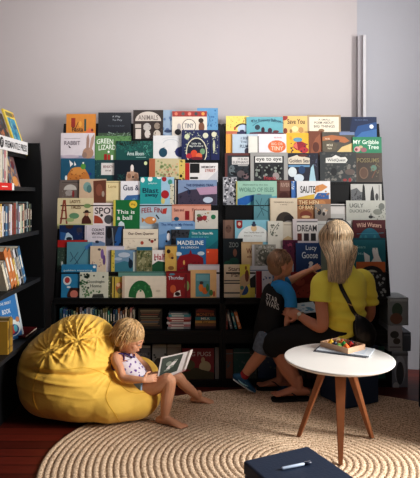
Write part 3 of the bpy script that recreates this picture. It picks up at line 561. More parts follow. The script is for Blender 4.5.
# tier 6
B(6,0,223,238.5,243,(24,34,40),[('t','ZOO',229,242.5,238.5,247.5,(120,124,122)),('e',235,253,2,4,(120,76,60)),('e',234,262,5,4,(20,74,60)),('e',228,264,4,3,(24,86,66)),('e',236,268,6,4,(24,70,56))],'black picture book titled zoo with a green foot')
B(6,1,241.5,242,263,(208,178,134),[('t','W',246.5,248.5,252,254,(130,60,40)),('t','old',247,255.5,253,258,(150,90,60)),('r',241.5,242,263,243.4,(190,158,112))],'sandy picture book with a single brown letter showing')
B(6,2,252,244.5,276,(152,150,142),[('r',252,244.5,254.5,272,(190,190,192)),('e',264,256,6,7,(96,98,88)),('s',256,246,275,268,44,1.3,88,(116,118,104)),('s',256,246,275,268,30,1.1,89,(180,180,172)),('e',268,262,4,3.4,(70,72,66))],'grey picture book with a bare tree')
B(6,0,283,240,298,(92,26,60),[('e',290,245,2.4,2,(150,60,90)),('s',284,242,296,254,10,1,90,(50,20,50))],'crimson picture book behind the boy')
B(6,1,296,243,321,(26,62,114),[('t','Lucy',306,245.5,317,251.5,(206,214,222)),('t','Goose',302,252,318,258.5,(206,214,222)),('e',311,263.5,2.2,2,(220,220,220)),('p',[(307,272),(309,266),(311,264),(313.5,267),(314,272)],(214,216,218)),('e',305,270,1.6,1.6,(70,110,150))],'blue picture book with handwritten title and a white goose, beside the boy')
B(6,0,319,242,354,(120,130,120),[('r',321,244,353,246,(160,160,150))],'grey green picture book hidden behind the woman')
B(6,1,354,238,386,(30,108,122),[('r',354,238,386,240,(24,80,96)),('p',[(367,272),(367.5,262),(370,261),(370,256),(364,252),(365,262),(370,264),(374,258),(372.5,251),(373,248),(378,248),(379,255),(383,264),(383,272)],(206,208,206)),('e',375.7,249,.5,.5,(30,30,34)),('t','Bears',357,245.5,366,248.5,(130,180,180)),('t','Me',358.5,252.5,364,255,(130,180,180))],'teal picture book with a white bear beside the woman')
# tier 7
B(7,0,224,264.5,250,(208,192,166),[('t','Starry',228.5,267,244,272.5,(100,74,66)),('t','Party',231.5,273.2,245,278.4,(100,74,66)),('r',224,280.5,250,281.6,(60,60,66)),('r',224,283,250,284.2,(60,60,66)),('r',224,292.5,250,294.2,(90,94,90))],'cream picture book titled Starry Party')
B(7,1,240,264.5,250,(214,200,66),[('e',243.5,290,5,5.4,(30,70,130)),('e',246,268,1,2,(140,90,40)),('p',[(240,298),(240,278),(244,274),(250,276),(250,284),(246,286)],(190,160,120)),('e',247,276,2,6,(120,60,44)),('e',242,288,2,2,(60,120,110))],'yellow topped picture book with a blue globe')
B(7,0,249.5,266,271,(196,200,206),[('r',250,270,271,271,(110,130,150)),('p',[(249,280),(254,276),(258,272),(257,296),(251,290)],(34,34,40)),('r',250,288,255,298,(206,190,70))],'pale picture book with a black bird shape')
B(7,2,256,271,272.5,(204,204,208),[('r',256,271,262,298,(150,22,38)),('s',263,276,272,296,10,1,91,(90,110,150)),('r',260.6,271,261.4,298,(110,14,28))],'white picture book with a broad red spine')
B(7,0,272.5,264,294,(150,170,190),[('s',273,266,293,296,20,1.4,92,(100,120,150))],'pale blue picture book hidden behind the boy')
B(7,1,291,272,322,(142,36,42),[('e',300,282,5,4,(176,70,60)),('p',[(296,292),(306,284),(318,286),(322,294),(310,298),(296,298)],(172,60,56)),('e',316,290,4,2,(205,190,190)),('s',292,274,320,296,16,1.2,93,(106,22,30))],'deep red picture book between the boy and the woman')
B(7,0,357,262,386,(190,98,48),[('p',ell(372,275,12,9,14,180,360),(34,34,40)),('e',372,273,6,3,(176,176,160))],'orange brown picture book with a black arc')
B(7,1,369,273,386.5,(28,32,36),[('s',370,274,386,297,22,1.5,94,(150,156,156)),('s',370,274,386,297,16,1.2,95,(60,64,70))],'black picture book with white scribbles beside the woman')
strings = {a[1] for b in S for a in b[6] if a[0] == 't'} | {'FREMANTLE PRESS', 'f', 'STAR', 'WARS', 'CHILDREN', "PIG PUGS", 'COUNTING', 'NUMBERS', 'THE GREAT', 'MONSTER', 'BOOK', 'ROYAL', 'RHYMES', 'MILK', 'for','ONE DAY','IN THE','GARDEN'}
prepare_text(strings)
LEAN = math.radians(4)
def place_books():
    for (k, L, x0, top, x1, bg, art, label) in S:
        yb = TY[k] + 0.018 - 0.0092*L
        yt = yb + 0.013
        zb = TZ[k]
        h = (PZ(top, yt) - zb) / math.cos(LEAN)
        w = (x1 - x0) * yb / F
        side = 'left' if x0 < 221 else 'right'
        o = build_book('picture_book', w, h, 0.0078, bg, art, (x0, top, x1, TP[k]), label, 'face out picture books on the %s stand' % side)
        o.location = (PX((x0+x1)/2, yb), yb, zb + 0.0003)
        o.rotation_euler = (-LEAN, 0, 0)
place_books()

# ------------------------------------------------------------------ spine-out books (a book seen from its spine)
def spine_book(w, d, h, rgb, label, group, loc, rot=(0,0,0), band=None, name='paperback_book', cat='book'):
    """spine faces -y, width w along x, depth d along y, height h; origin at the foot of the spine centre"""
    bm = BM(); t = 0.0015
    box(bm, (-w/2, 0, 0), (w/2, t, h)); box(bm, (-w/2, t, 0), (-w/2+t, d, h)); box(bm, (w/2-t, t, 0), (w/2, d, h))
    o = obj(name, bm, cov(rgb)); tag(o, label, cat, group)
    bm = BM(); box(bm, (-w/2+t, t, .002), (w/2-t, d-.003, h-.002)); obj('page_block', bm, mat((225,218,200),0.8,var=0.12,vscale=200,name='page_edges'), o)
    if band:
        bm = BM()
        for z0, z1 in ((.15,.2),(.42,.78)):
            box(bm, (-w*.22, -.0006, h*z0), (w*.22, -.0001, h*z1))
        obj('spine_lettering', bm, cov(band), o)
    o.location = loc; o.rotation_euler = rot
    return o

CNAME = [('red',(150,50,45)),('blue',(70,120,165)),('green',(70,110,85)),('cream',(205,195,170)),('white',(205,205,210)),('teal',(50,140,150)),('brown',(110,80,60)),('grey',(130,135,140)),('yellow',(205,175,80)),('black',(38,38,42)),('orange',(205,120,60)),('navy',(40,55,95)),('pink',(190,120,125)),('olive',(110,112,80))]
CD = dict(CNAME)
# upper open shelf of the left stand, px 58..135
rr = random.Random(3)
row = [('teal',61,2.5),('blue',64,2),('blue',66.5,2.4),('navy',69.5,1.8),('green',72,1.6),('cream',74.5,1.6),('brown',77,1.7),
 ('grey',80.6,1.8),('white',83,1.6),('blue',85.2,1.7),('white',87.2,1.7),('grey',89.2,1.7),('white',91.2,1.7),('blue',93.4,1.8),('grey',95.8,1.8),
 ('olive',99,1.9),('grey',101.4,1.8),('olive',103.8,1.9),('olive',106.2,1.8),('teal',108.6,1.9),('black',111.2,1.8),('navy',114,1.9),('blue',116.4,1.8),('orange',118.8,1.8),('grey',121.2,1.8),('brown',123.6,1.8),('cream',126,1.8),('brown',128.6,1.9),('pink',131,1.8),('cream',133.4,1.7)]
for i, (c, px, wpx) in enumerate(row):
    Y = 4.17; w = wpx*Y/F
    h = (PZ(308 + rr.uniform(-.5, 3.5), Y) - 0.412)
    rgb = tuple(min(255, max(0, v*.82 + rr.randint(-14, 14))) for v in CD[c])  # colours dimmed to paint in the shade of the low shelf
    prev = row[i-1][0] if i else None
    where = ('at the left end' if i == 0 else 'right of a %s one' % prev)
    lab = '%s spined book %s, on the shelf %s' % (c, where, 'behind the beanbag top' if px < 80 else 'between beanbag and girl' if px < 113 else 'just behind the girl')
    spine_book(w*0.97, .13, h, rgb, lab, 'spine out books under the left stand',
        (PX(px, Y), Y, 0.4125), band=(220,215,200) if rr.random() < .6 else (60,55,50))

def facing(x0, top, x1, bottom, Y, z, bg, art, label, lean=6, th=.02, name='picture_book', group=None):
    o = build_book(name, (x1-x0)*Y/F, (PZ(top, Y+.01)-z)/math.cos(math.radians(lean)), th, bg, art, (x0, top, x1, bottom), label, group)
    o.location = (PX((x0+x1)/2, Y), Y, z+.0003); o.rotation_euler = (-math.radians(lean), 0, 0)
    return o
Z1 = 0.4125; Z0 = 0.0455
art = [('r',139.5,310,161,311,(110,100,80))] + [('l',[(140+((i*7)%3)*.6,311.5+i*2),(160-((i*5)%4)*.8,311.5+i*2)],.9,[(150,130,100),(120,96,80),(150,80,60),(140,130,110),(110,110,90),(150,110,80),(120,120,130),(150,120,80),(110,80,60)][i]) for i in range(9)]
facing(138,308.5,162,331,4.19,Z1,(44,42,40),art,'dark book with many fine lines of text, facing out under the left stand')
art = [('r',195,308,216,331,(60,40,44))] + [('p',[(196,311),(199,309),(214,311),(214,313),(196,313)],(150,60,44)),('t','MONSTER',196.5,313.5,214.5,317,(214,120,50)),('r',195,318,216,321.5,(36,120,130)),('t','MILK',201,318.5,210,321,(225,220,200)),('r',195,322,216,325,(190,140,60)),('r',195,325.5,216,328,(140,90,60)),('t','for',202,322.3,209,324.6,(60,40,30))]
facing(195,308.5,216,331,4.19,Z1,(60,40,44),art,'colourful striped book with orange lettering, facing out under the left stand')
# flat stack px 167..191
zz = Z1
for i, (c, w_) in enumerate([('grey',23),('pink',22),('white',24),('red',21),('pink',24),('teal',22),('grey',20)]):
    th = .0175 if i < 6 else .012
    Y = 4.18; w = w_*Y/F
    bm = BM(); t = .0015
    box(bm, (-w/2, 0, 0), (w/2, .14, t)); box(bm, (-w/2, 0, th-t), (w/2, .14, th)); box(bm, (-w/2, 0, t), (w/2, t, th-t))
    o = obj('flat_book', bm, cov(CD[c])); tag(o, '%s book lying flat, %s in the short stack under the left stand' % (c, ['lowest','second from bottom','third from bottom','middle','third from top','second from top','topmost'][i]), 'book', 'books stacked flat under the left stand')
    bm = BM(); box(bm, (-w/2+.002, t, t), (w/2-.002, .138, th-t)); obj('page_block', bm, mat((225,218,200),0.8,var=0.12,vscale=200,name='page_edges'), o)
    bm = BM(); box(bm, (-w*.36, -.0006, th*.3), (w*.2, -.0001, th*.7)); obj('spine_lettering', bm, cov((230,225,215) if c != 'white' else (80,60,60)), o)
    o.location = (PX(179 + [0,.5,-.3,.4,0,.6,-.5][i], Y), Y, zz + .0002); zz += th + .0003
# leaning books under the right stand
for i, (px, c, w_, h_, ang) in enumerate([(231.5,'grey',2.6,20,-13),(236,'teal',2.2,17,-14),(240.2,'orange',3.2,18,-16)]):
    Y = 4.17
    spine_book(w_*Y/F, .12, h_*Y/F*.98, CD[c], '%s spined book leaning left on the shelf under the right stand' % c, 'leaning books under the right stand', (PX(px, Y), Y, Z1+.004), rot=(0, math.radians(ang), 0), band=(225,215,195))
for i, (px, c, w_) in enumerate([(224.6,'teal',2),(227,'red',1.8)]):
    spine_book(w_*4.17/F, .12, 20*4.17/F, CD[c], '%s spined book upright at the left end under the right stand' % c, 'upright books at the left end under the right stand', (PX(px, 4.17), 4.17, Z1+.0003), band=(180,170,150))

# lowest shelf, left stand
low = [(60,344,82,(60,84,96),'slate blue'),(84,346,104,(110,92,80),'brown'),(106,343,128,(70,90,70),'dull green'),(130,346,150,(100,100,110),'grey'),(152,345,166,(150,150,148),'pale grey'),(167,345,181,(138,128,118),'stone coloured')]
for i, (x0, tp, x1, rgb, nm) in enumerate(low):
    facing(x0, tp, x1, 380, 4.20, Z0, rgb, [('r',x0,tp,x1,tp+2.5,(170,170,168)),('e',(x0+x1)/2,365,5,6,(90,80,76)),('s',x0,352,x1,378,12,1.4,100+i,(60,66,70)),('t','GARDEN',x0+3,354,x1-3,357,(150,150,150))], '%s picture book on the lowest shelf of the left stand' % nm, group='lowest shelf books of the left stand')
facing(182,349,214,381,4.17,Z0,(140,36,50),[('t',"PIG PUGS",187,352.5,211,357,(205,196,190)),('e',205,368,6,6,(180,168,130)),('e',203,361,2,3,(180,168,130)),('e',190,366,5,5,(86,90,60)),('e',196,373,6,4,(60,66,50)),('p',[(182,374),(198,370),(214,374),(214,381),(182,381)],(70,66,44))],'red picture book with a pale round animal on the lowest shelf')
facing(215,348,219,381,4.18,Z0,(150,150,150),[],'thin grey book beside the red one on the lowest shelf')
for i,(x0,tp,x1,rgb,nm) in enumerate([(226,350,233,(150,90,70),'rust'),(233.5,349,250,(36,92,88),'sea green'),(250.5,351,257,(60,70,60),'dark green'),(258,353,284,(30,66,110),'deep blue'),(285,350,306,(60,64,60),'grey black'),(307,350,322,(120,60,50),'brick red'),(352,349,368,(60,70,84),'slate'),(369,349,376,(36,110,96),'emerald'),(377,347,385.5,(44,130,120),'turquoise')]):
    facing(x0, tp, x1, 381, 4.19, Z0, rgb, [('r',x0,tp+4,x1,tp+5,(130,140,140)),('s',x0,360,x1,378,8,1.2,130+i,(90,110,110))], '%s picture book on the lowest shelf of the right stand' % nm, group='lowest shelf books of the right stand')

# ------------------------------------------------------------------ left bookcase (runs along the left wall, front faces +x)
def left_case():
    t = empty('bookcase', (-1.5, 3.5, 0)); tag(t, 'black bookcase along the left wall with a white sign on top', 'bookcase')
    panel = [(-1.93, 0), (-1.265, 0), (-1.262, .40), (-1.20, .44), (-1.222, 1.60), (-1.235, 1.775), (-1.93, 1.775)]
    for y in (4.105, 2.40):
        bm = BM(); prism(bm, [(a, b) for a, b in panel], y, y+.025, axis='y'); obj('side_panel', bm, BLACK, t, world=True)
    bm = BM(); box(bm, (-1.945, 2.425, .03), (-1.93, 4.104, 1.77)); obj('back_panel', bm, BLACK, t, world=True)
    for z, xf in ((1.455, -1.262), (1.146, -1.235), (.808, -1.225), (.44, -1.205)):
        bm = BM(); box(bm, (-1.93, 2.426, z-.028), (xf, 4.104, z-.0005)); obj('shelf_board', bm, mat((34,36,40),.5,name='black_shelf'), t, world=True)
    bm = BM(); box(bm, (-1.93, 2.426, 1.66), (-1.318, 4.07, 1.685)); obj('top_shelf', bm, BLACK, t, world=True)
    bm = BM(); box(bm, (-1.93, 2.426, .0), (-1.27, 4.104, .40)); obj('plinth', bm, BLACK, t, world=True)
    # sign, on the top shelf edge
    s = empty('shelf_sign', (-1.31, 3.4, 1.70)); tag(s, 'white shelf sign with dark capitals and a black round logo', 'sign')
    bm = BM(); rbox(bm, (-1.315, 2.5, 1.686), (-1.304, 4.066, 1.775), .002); obj('sign_board', bm, mat((214,214,216),.5,name='sign_white'), s, world=True)
    bm = BM(); add_text(bm, 'FREMANTLE PRESS', lambda u, v: (-1.3028, 3.61+u*.43, 1.706+v*.045)); obj('lettering', bm, mat((40,42,48),.5), s, world=True)
    bm = BM(); vs = [bm.verts.new((-1.3028, 3.555+.034*math.cos(a), 1.731+.034*math.sin(a))) for a in [i*math.pi/12 for i in range(24)]]; bm.faces.new(vs)
    lg = obj('logo_disc', bm, mat((30,30,34),.5), s, world=True)
    bm = BM(); add_text(bm, 'f', lambda u, v: (-1.3018, 3.545+u*.02, 1.712+v*.04)); obj('logo_letter', bm, mat((214,214,216),.5), lg, world=True)
    # red shelf label
    s = empty('shelf_label', (-1.255, 3.1, 1.45)); tag(s, 'red shelf label strip with a white end on the left bookcase', 'label strip')
    bm = BM(); rbox(bm, (-1.2615, 2.5, 1.43), (-1.254, 3.60, 1.475), .002); obj('strip', bm, mat((196,36,34),.45), s, world=True)
    bm = BM(); rbox(bm, (-1.2615, 3.601, 1.43), (-1.2535, 3.637, 1.475), .002); obj('end_tab', bm, mat((220,220,220),.45), s, world=True)
    bm = BM(); box(bm, (-1.2538, 3.42, 1.449), (-1.2532, 3.52, 1.455)); obj('printed_line', bm, mat((230,210,205),.5), s, world=True)
left_case()

RZ = math.radians(90)   # a book whose cover / spine faces +x
G = 'spine out books on the left bookcase'
# face-out books on the top, leaning back
def top_book(yc, w, h, bg, art, fr, label, lean, x, tilt=0):
    o = build_book('picture_book', w, h, .012, bg, art, fr, label)
    o.location = (x, yc, 1.6865); o.rotation_mode = 'QUATERNION'
    o.rotation_quaternion = (Matrix.Rotation(RZ, 4, 'Z') @ Matrix.Rotation(-math.radians(lean), 4, 'X')).to_quaternion()
top_book(4.0, .205, .325, (226,196,60), [('r',14,18,86,92,(50,150,185)),('s',16,20,84,90,20,9,201,(40,110,160)),('s',16,20,84,90,12,7,202,(120,190,190)),('r',14,4,80,14,(120,110,50)),('e',80,96,6,5,(80,80,60)),('e',90,8,5,5,(170,60,50))], (0,0,100,100), 'yellow bordered picture book with a blue picture, leaning above the sign', 19, -1.3175)
top_book(3.79, .2, .285, (56,50,54), [('s',5,5,95,95,40,7,203,(120,70,60)),('s',5,5,95,95,30,6,204,(70,80,100)),('s',10,40,95,95,14,6,205,(190,110,60))], (0,0,100,100), 'dark patterned picture book leaning above the sign', 19, -1.333)
top_book(3.585, .19, .225, (200,200,205), [('s',5,5,95,95,10,6,206,(120,120,130))], (0,0,100,100), 'white picture book at the left edge of the frame above the sign', 19, -1.333)
# red label shelf
rr = random.Random(5)
y = 3.42
for c, w in [('green',.03),('black',.03),('green',.035),('white',.03),('cream',.03),('grey',.03),('pink',.03),('cream',.025)]:
    spine_book(w, .16, rr.uniform(.235,.262), CD[c], '%s spined book on the red labelled shelf of the left bookcase' % c, G+', red labelled shelf', (-1.31, y+w/2, 1.4555), rot=(0,0,RZ), band=(210,205,195)); y += w+.002
o = build_book('picture_book', .2, .25, .012, (120,90,90), [('s',5,5,95,95,30,8,207,(180,140,110)),('s',5,5,95,95,24,8,208,(90,110,130)),('e',60,85,26,14,(214,140,70)),('e',70,40,14,12,(110,40,50)),('e',30,30,12,14,(200,170,130))], (0,0,100,100), 'mottled picture book with an orange shape, facing out on the red labelled shelf')
o.location = (-1.30, 3.80, 1.4565); o.rotation_mode='QUATERNION'; o.rotation_quaternion = (Matrix.Rotation(RZ,4,'Z') @ Matrix.Rotation(-math.radians(14),4,'X')).to_quaternion()
# second shelf: upright spines
y = 3.34; i = 0
seq = ['olive','cream','white','yellow','white','navy','blue','navy','grey','white','red','brown','red','grey','navy','white','cream','grey','cream','black','black','grey','black','olive','black']
for n_, c in enumerate(seq):
    w = rr.uniform(.02, .031)
    spine_book(w, .15, rr.uniform(.178, .212), tuple(min(255,max(0,v+rr.randint(-12,12))) for v in CD[c]), '%s spine %s, second shelf of left bookcase' % (c, 'at the near end' if n_ == 0 else 'between a %s one and %s' % (seq[n_-1], 'a %s one' % seq[n_+1] if n_+1 < len(seq) else 'the end panel')), G, (-1.262, y+w/2, 1.1465), rot=(0,0,RZ), band=(215,205,190) if rr.random()<.5 else (120,40,50))
    y += w+.0015
# third shelf: leaning spines
y = 3.44
for c, w, h, an in [('cream',.03,.2,31),('grey',.03,.21,31),('orange',.05,.29,31),('orange',.045,.28,31),('yellow',.028,.21,31),('white',.03,.28,31),('black',.02,.28,31),('grey',.016,.28,31),('blue',.04,.28,31)]:
    o = spine_book(w, .17, h, CD[c], '%s spined book leaning on the third shelf of the left bookcase' % c, G+', third shelf leaning', (-1.245, y+w/2+.05, .8085+.5*w*math.sin(math.radians(an))), band=(230,225,210) if c != 'white' else (90,90,90))
    o.rotation_mode='QUATERNION'; o.rotation_quaternion = (Matrix.Rotation(RZ,4,'Z') @ Matrix.Rotation(-math.radians(an),4,'Y')).to_quaternion()
    y += w/math.cos(math.radians(an))+.004
# fourth shelf
o = build_book('picture_book', .235, .30, .012, (40,120,190), [('t','THE GREAT',22,14,70,20,(220,225,230)),('t','BOOK',28,30,62,40,(225,230,235)),('t','ROYAL',24,46,66,54,(190,215,230)),('e',60,74,34,18,(206,214,214)),('e',60,78,24,12,(50,60,130)),('e',56,78,14,9,(200,60,60)),('e',70,76,8,8,(80,170,190)),('e',84,58,8,6,(190,120,80)),('p',[(0,100),(0,74),(30,90),(60,100)],(210,200,190)),('r',92,0,100,100,(190,205,214))], (0,0,100,100), 'blue picture book with a bright round vehicle on the lower left bookcase shelf')
o.location = (-1.30, 3.745, .4405); o.rotation_mode='QUATERNION'; o.rotation_quaternion = (Matrix.Rotation(RZ-.35,4,'Z') @ Matrix.Rotation(-math.radians(13),4,'X')).to_quaternion()
o = build_book('picture_book', .26, .34, .014, (122,26,34), [('t','RHYMES',18,38,70,50,(190,120,130)),('t','IN THE',24,24,60,32,(170,90,100)),('r',70,4,96,20,(60,130,170))], (0,0,100,100), 'dark red picture book lying flat next to the beanbag')
o.location = (-1.235, 3.93, .4405); o.rotation_mode='QUATERNION'; o.rotation_quaternion = (Matrix.Rotation(RZ,4,'Z') @ Matrix.Rotation(-math.radians(88),4,'X')).to_quaternion()
o.location.z += .016
y = 3.41
for c, w, h in [('yellow',.022,.20),('olive',.022,.215),('yellow',.022,.215),('cream',.018,.205)]:
    spine_book(w, .15, h, {'yellow':(180,136,40),'olive':(120,100,50),'cream':(160,122,60)}[c], '%s thick annual standing at the lower left of the bookcase' % {'yellow':'golden yellow','olive':'mustard','cream':'tan'}[c], 'yellow annuals on the lower left shelf', (-1.215, y+w/2, .4405), rot=(0,0,RZ), band=(90,60,30)); y += w+.002

# ------------------------------------------------------------------ right display case, only its far corner is in view
def right_case():
    t = empty('bookcase', (1.6, 3.6, 0)); tag(t, 'black bookcase at the right edge of the frame', 'bookcase')
    for y in (3.02, 3.72):
        bm = BM(); prism(bm, [(1.375,0),(1.95,0),(1.95,1.36),(1.40,1.36),(1.385,.5)], y, y+.025, axis='y'); obj('side_panel', bm, BLACK, t, world=True)
    for z in (.03,.42,.74,1.02,1.30):
        bm = BM(); box(bm, (1.392+.004*z, 3.046, z), (1.93, 3.719, z+.022)); obj('shelf_board', bm, BLACK, t, world=True)
    bm = BM(); box(bm, (1.93, 3.02, 0), (1.945, 3.745, 1.36)); obj('back_panel', bm, BLACK, t, world=True)
    data = [(1.375,3.60,1.323,(60,60,64),'grey','top of'),(1.37,3.60,1.043,(40,150,175),'turquoise','the upper shelf of'),(1.368,3.60,.443,(170,160,80),'lime yellow','the middle shelf of'),(1.366,3.60,.0525,(60,60,60),'dark','the lowest shelf of')]
    for x, y, z, rgb, nm, wh in data:
        o = build_book('picture_book', .2, .2 if z < 1.3 else .16, .012, rgb, [('s',5,5,95,95,20,8,int(z*100),tuple(min(255,int(v*1.3)) for v in rgb))], (0,0,100,100), '%s picture book on %s the right edge bookcase' % (nm, wh))
        o.location = (x+.04, y, z+.0005); o.rotation_mode='QUATERNION'; o.rotation_quaternion = (Matrix.Rotation(-RZ,4,'Z') @ Matrix.Rotation(-math.radians(7),4,'X')).to_quaternion()
right_case()

# boxed books stacked on the floor against the right end of the stand
def floor_box(x0,y0,x1,y1,Y,z,d,bg,art,label):
    t = empty('display_box', (PX((x0+x1)/2,Y), Y+d/2, z)); tag(t, label, 'box', 'boxes stacked on the floor right of the stands')
    bm = BM(); h = (y1-y0)*Y/F; rbox(bm, (PX(x0,Y), Y, z+.0005), (PX(x1,Y), Y+d, z+h-.001), .003); obj('carton', bm, cov(tuple(min(235,v*1.35) for v in bg)), t, world=True)
    bm = BM(); ms = []
    for k, a in enumerate(art):
        c = cov(tuple(min(235,v*1.35) for v in a[-1])); ms.append(c)
        pl = ell(a[1],a[2],a[3],a[4]) if a[0]=='e' else [(a[1],a[2]),(a[3],a[2]),(a[3],a[4]),(a[1],a[4])]
        q = [(x0+(x1-x0)*p[0], y0+(y1-y0)*p[1]) for p in pl]
        bm.faces.new([bm.verts.new((PX(p[0],Y), Y-.0006-.0003*k, z+(y1-p[1])*Y/F)) for p in q]).material_index = k
    obj('printed_front', bm, ms, t, world=True)
    return z+h
z = floor_box(392,352,408,388,4.13,0,.24,(120,128,136),[('e',.5,.5,.36,.4,(150,158,166)),('e',.5,.6,.24,.32,(70,76,80)),('e',.25,.95,.2,.1,(170,176,182)),('r',.0,.05,1,.12,(90,96,100))],'grey box with an arched shape, lowest of the floor stack')
z = floor_box(388,326,402.5,352,4.13,z,.24,(140,144,148),[('e',.45,.35,.3,.14,(60,62,60)),('e',.6,.6,.25,.12,(70,64,60)),('r',.1,.8,.9,.86,(100,100,104))],'white grey box with dark bird prints, middle of the floor stack')
floor_box(388,298,408.5,326,4.13,z,.22,(112,118,120),[('e',.45,.45,.26,.26,(54,72,62)),('e',.4,.75,.3,.2,(100,70,56)),('r',.1,.05,.95,.14,(140,146,150))],'grey box with a green bird print, topmost of the floor stack')
floor_box(403,333,411,352,4.14,z-26*4.13/F,.2,(70,78,88),[('r',.1,.1,.9,.2,(100,108,116))],'small slate box standing on the lowest grey box')
# ------------------------------------------------------------------ round table
WOOD = mat((138, 86, 52), 0.5, name='oak_leg', bump=.1, bscale=40, var=.3, vscale=14)
def table():
    cx, cy, zt = .712, 3.14, .504
    t = empty('side_table', (cx, cy, 0)); tag(t, 'round white table on three splayed wooden legs', 'table')
    bm = BM(); prof = [(.0,-.0), (.286,0), (.294,.004), (.2995,.011), (.30,.016), (.2985,.0185), (.295,.0195), (.0,.0195)]
    n = 96; rows = []
    for r, z in prof[1:-1]:
        rows.append([bm.verts.new((cx+r*math.cos(2*math.pi*i/n), cy+r*math.sin(2*math.pi*i/n), zt-.0195+z)) for i in range(n)])
    for a, b in zip(rows, rows[1:]):
        for i in range(n): bm.faces.new([a[i], a[(i+1)%n], b[(i+1)%n], b[i]])
    bm.faces.new(rows[0][::-1]); bm.faces.new(rows[-1])
    top = obj('table_top', bm, mat((228, 226, 222), .35, name='white_laminate', var=.01), t, world=True)
    for feet, head in (((.510,3.265), (.655,3.17)), ((.925,3.245), (.765,3.17)), ((.672,2.925), (.705,3.07))):
        bm = BM()
        f = Vector((feet[0], feet[1], .0125)); h = Vector((head[0], head[1], zt-.0197))
        rad = Vector((f.x-h.x, f.y-h.y, 0)).normalized(); tan = Vector((-rad.y, rad.x, 0))
        if abs(tan.x) < .6: pass
        co = []
        for p, wa, wb in ((f, .011, .011), (h, .017, .032)):
            for s, q in ((-1,-1),(1,-1),(1,1),(-1,1)): co.append(bm.verts.new(p + tan*s*(wb if True else wa) + rad*q*wa))
        for q in ((3,2,1,0),(4,5,6,7),(0,1,5,4),(1,2,6,5),(2,3,7,6),(3,0,4,7)): bm.faces.new([co[i] for i in q])
        bmesh.ops.bevel(bm, geom=bm.edges[:], offset=.003, segments=2, affect='EDGES')
        obj('leg', bm, WOOD, t, world=True)
    return zt
ZT = table()

# things on the table
def slab(name, c, sx, sy, sz, rot, m, label, cat, z, parts=None):
    t = empty(name, (c[0], c[1], z), rot); tag(t, label, cat)
    return t
t = slab('drawing_pad', (.772,3.262), 0,0,0, math.radians(-26), None, 'flat white drawing pad with a grey edge under the wooden tray', 'pad', ZT+.0003)
bm = BM(); rbox(bm, (-.158,-.092,0),(.14,.082,.003),.001); obj('backing_board', bm, mat((84,88,96),.6,name='grey_card'), t)
bm = BM(); rbox(bm, (-.145,-.080,.0031),(.155,.092,.010),.001); obj('sheets', bm, mat((206,214,222),.7,name='pad_sheets',var=.03), t)
bm = BM(); box(bm, (.04,-.05,.0101),(.12,.06,.0106)); obj('pale_print', bm, mat((186,200,214),.7,name='pad_print',var=.15), t)
TRZ = ZT+.0110
tc_ = Vector((.768, 3.290)); TR = math.radians(-52)
t = slab('wooden_tray', tc_, 0,0,0, TR, None, 'shallow pale wooden tray holding coloured toys on the white table', 'tray', TRZ)
PW = mat((206,170,140),.5,name='pale_ply',var=.15,vscale=20)
bm = BM(); box(bm, (-.10,-.078,0),(.10,.078,.006)); obj('tray_base', bm, PW, t)
for lo, hi in (((-.10,-.078,.0061),(.10,-.072,.030)),((-.10,.072,.0061),(.10,.078,.030)),((-.10,-.0719,.0061),(-.094,.0719,.030)),((.094,-.0719,.0061),(.10,.0719,.030))):
    bm = BM(); rbox(bm, lo, hi, .0012); obj('tray_side', bm, PW, t)
toys = [(-.085,-.02,'yellow',(226,180,40),'ball'),(-.04,.025,'orange',(214,110,40),'block'),(-.03,-.03,'dark blue',(40,50,80),'block'),(.012,.0,'green',(50,140,70),'ball'),(.02,-.038,'pale green',(120,170,90),'block'),(.055,.018,'red',(200,50,40),'ball'),(.07,-.025,'bright orange',(230,120,50),'ball'),(.10,.02,'brown',(110,70,50),'block'),(.03,.04,'navy',(40,44,60),'ball'),(-.09,.035,'cream',(220,200,150),'block')]
for dx, dy, nm, rgb, kd in toys:
    dx *= .74; dy *= 1.3; c, s = math.cos(TR), math.sin(TR); x = tc_.x+dx*c-dy*s; y = tc_.y+dx*s+dy*c
    bm = BM()
    if kd == 'ball':
        ellipsoid(bm, (0,0,.016), (.016,.016,.016)); ellipsoid(bm, (0,0,.032), (.006,.006,.005), seg=10, rings=6)
        for a in range(4): ellipsoid(bm, (.015*math.cos(a*1.57),.015*math.sin(a*1.57),.014), (.006,.006,.007), seg=10, rings=6)
        me = fuse(bm, .002, 2)
        o = obj('toy_bead', me, mat(rgb,.35,name='toy_'+nm.replace(' ','_')), smooth=True)
    else:
        rbox(bm, (-.017,-.012,0),(.017,.012,.024),.004,3); rbox(bm, (-.008,-.008,.0235),(.008,.008,.031),.003,2)
        o = obj('toy_block', bm, mat(rgb,.35,name='toy_'+nm.replace(' ','_')))
    tag(o, '%s wooden %s in the tray on the white table' % (nm, 'bead' if kd=='ball' else 'block'), 'toy', 'coloured toys in the wooden tray')
    o.location = (x, y, TRZ+.0062); o.rotation_euler = (0,0,random.uniform(0,3))

# ------------------------------------------------------------------ navy cube stools
NAVY = mat((42, 60, 88), .6, name='navy_vinyl', bump=.15, bscale=90, var=.06)
def cube_stool(corner, ax, ay, h, label):
    """corner: nearest-left corner, ax/ay edge vectors"""
    ax = Vector((*ax, 0)); ay = Vector((*ay, 0)); c = Vector((*corner, 0)) + (ax+ay)*.5
    t = empty('cube_stool', c, math.atan2(ax.y, ax.x)); tag(t, label, 'stool')
    a, b = ax.length/2, ay.length/2
    bm = BM(); rbox(bm, (-a,-b,.0135), (a,b,h-.052), .006, 3); obj('stool_body', bm, NAVY, t)
    bm = BM(); rbox(bm, (-a-.003,-b-.003,h-.051), (a+.003,b+.003,h), .008, 3); obj('lid', bm, mat((33, 46, 68), .55, name='navy_lid', bump=.12, bscale=90, var=.05), t)
    return t
cube_stool((.128,2.14), (.117*1.06,-.246*1.06), (.262,.12), .40, 'navy cube stool with a pale pen lying on its lid, in front of the rug')
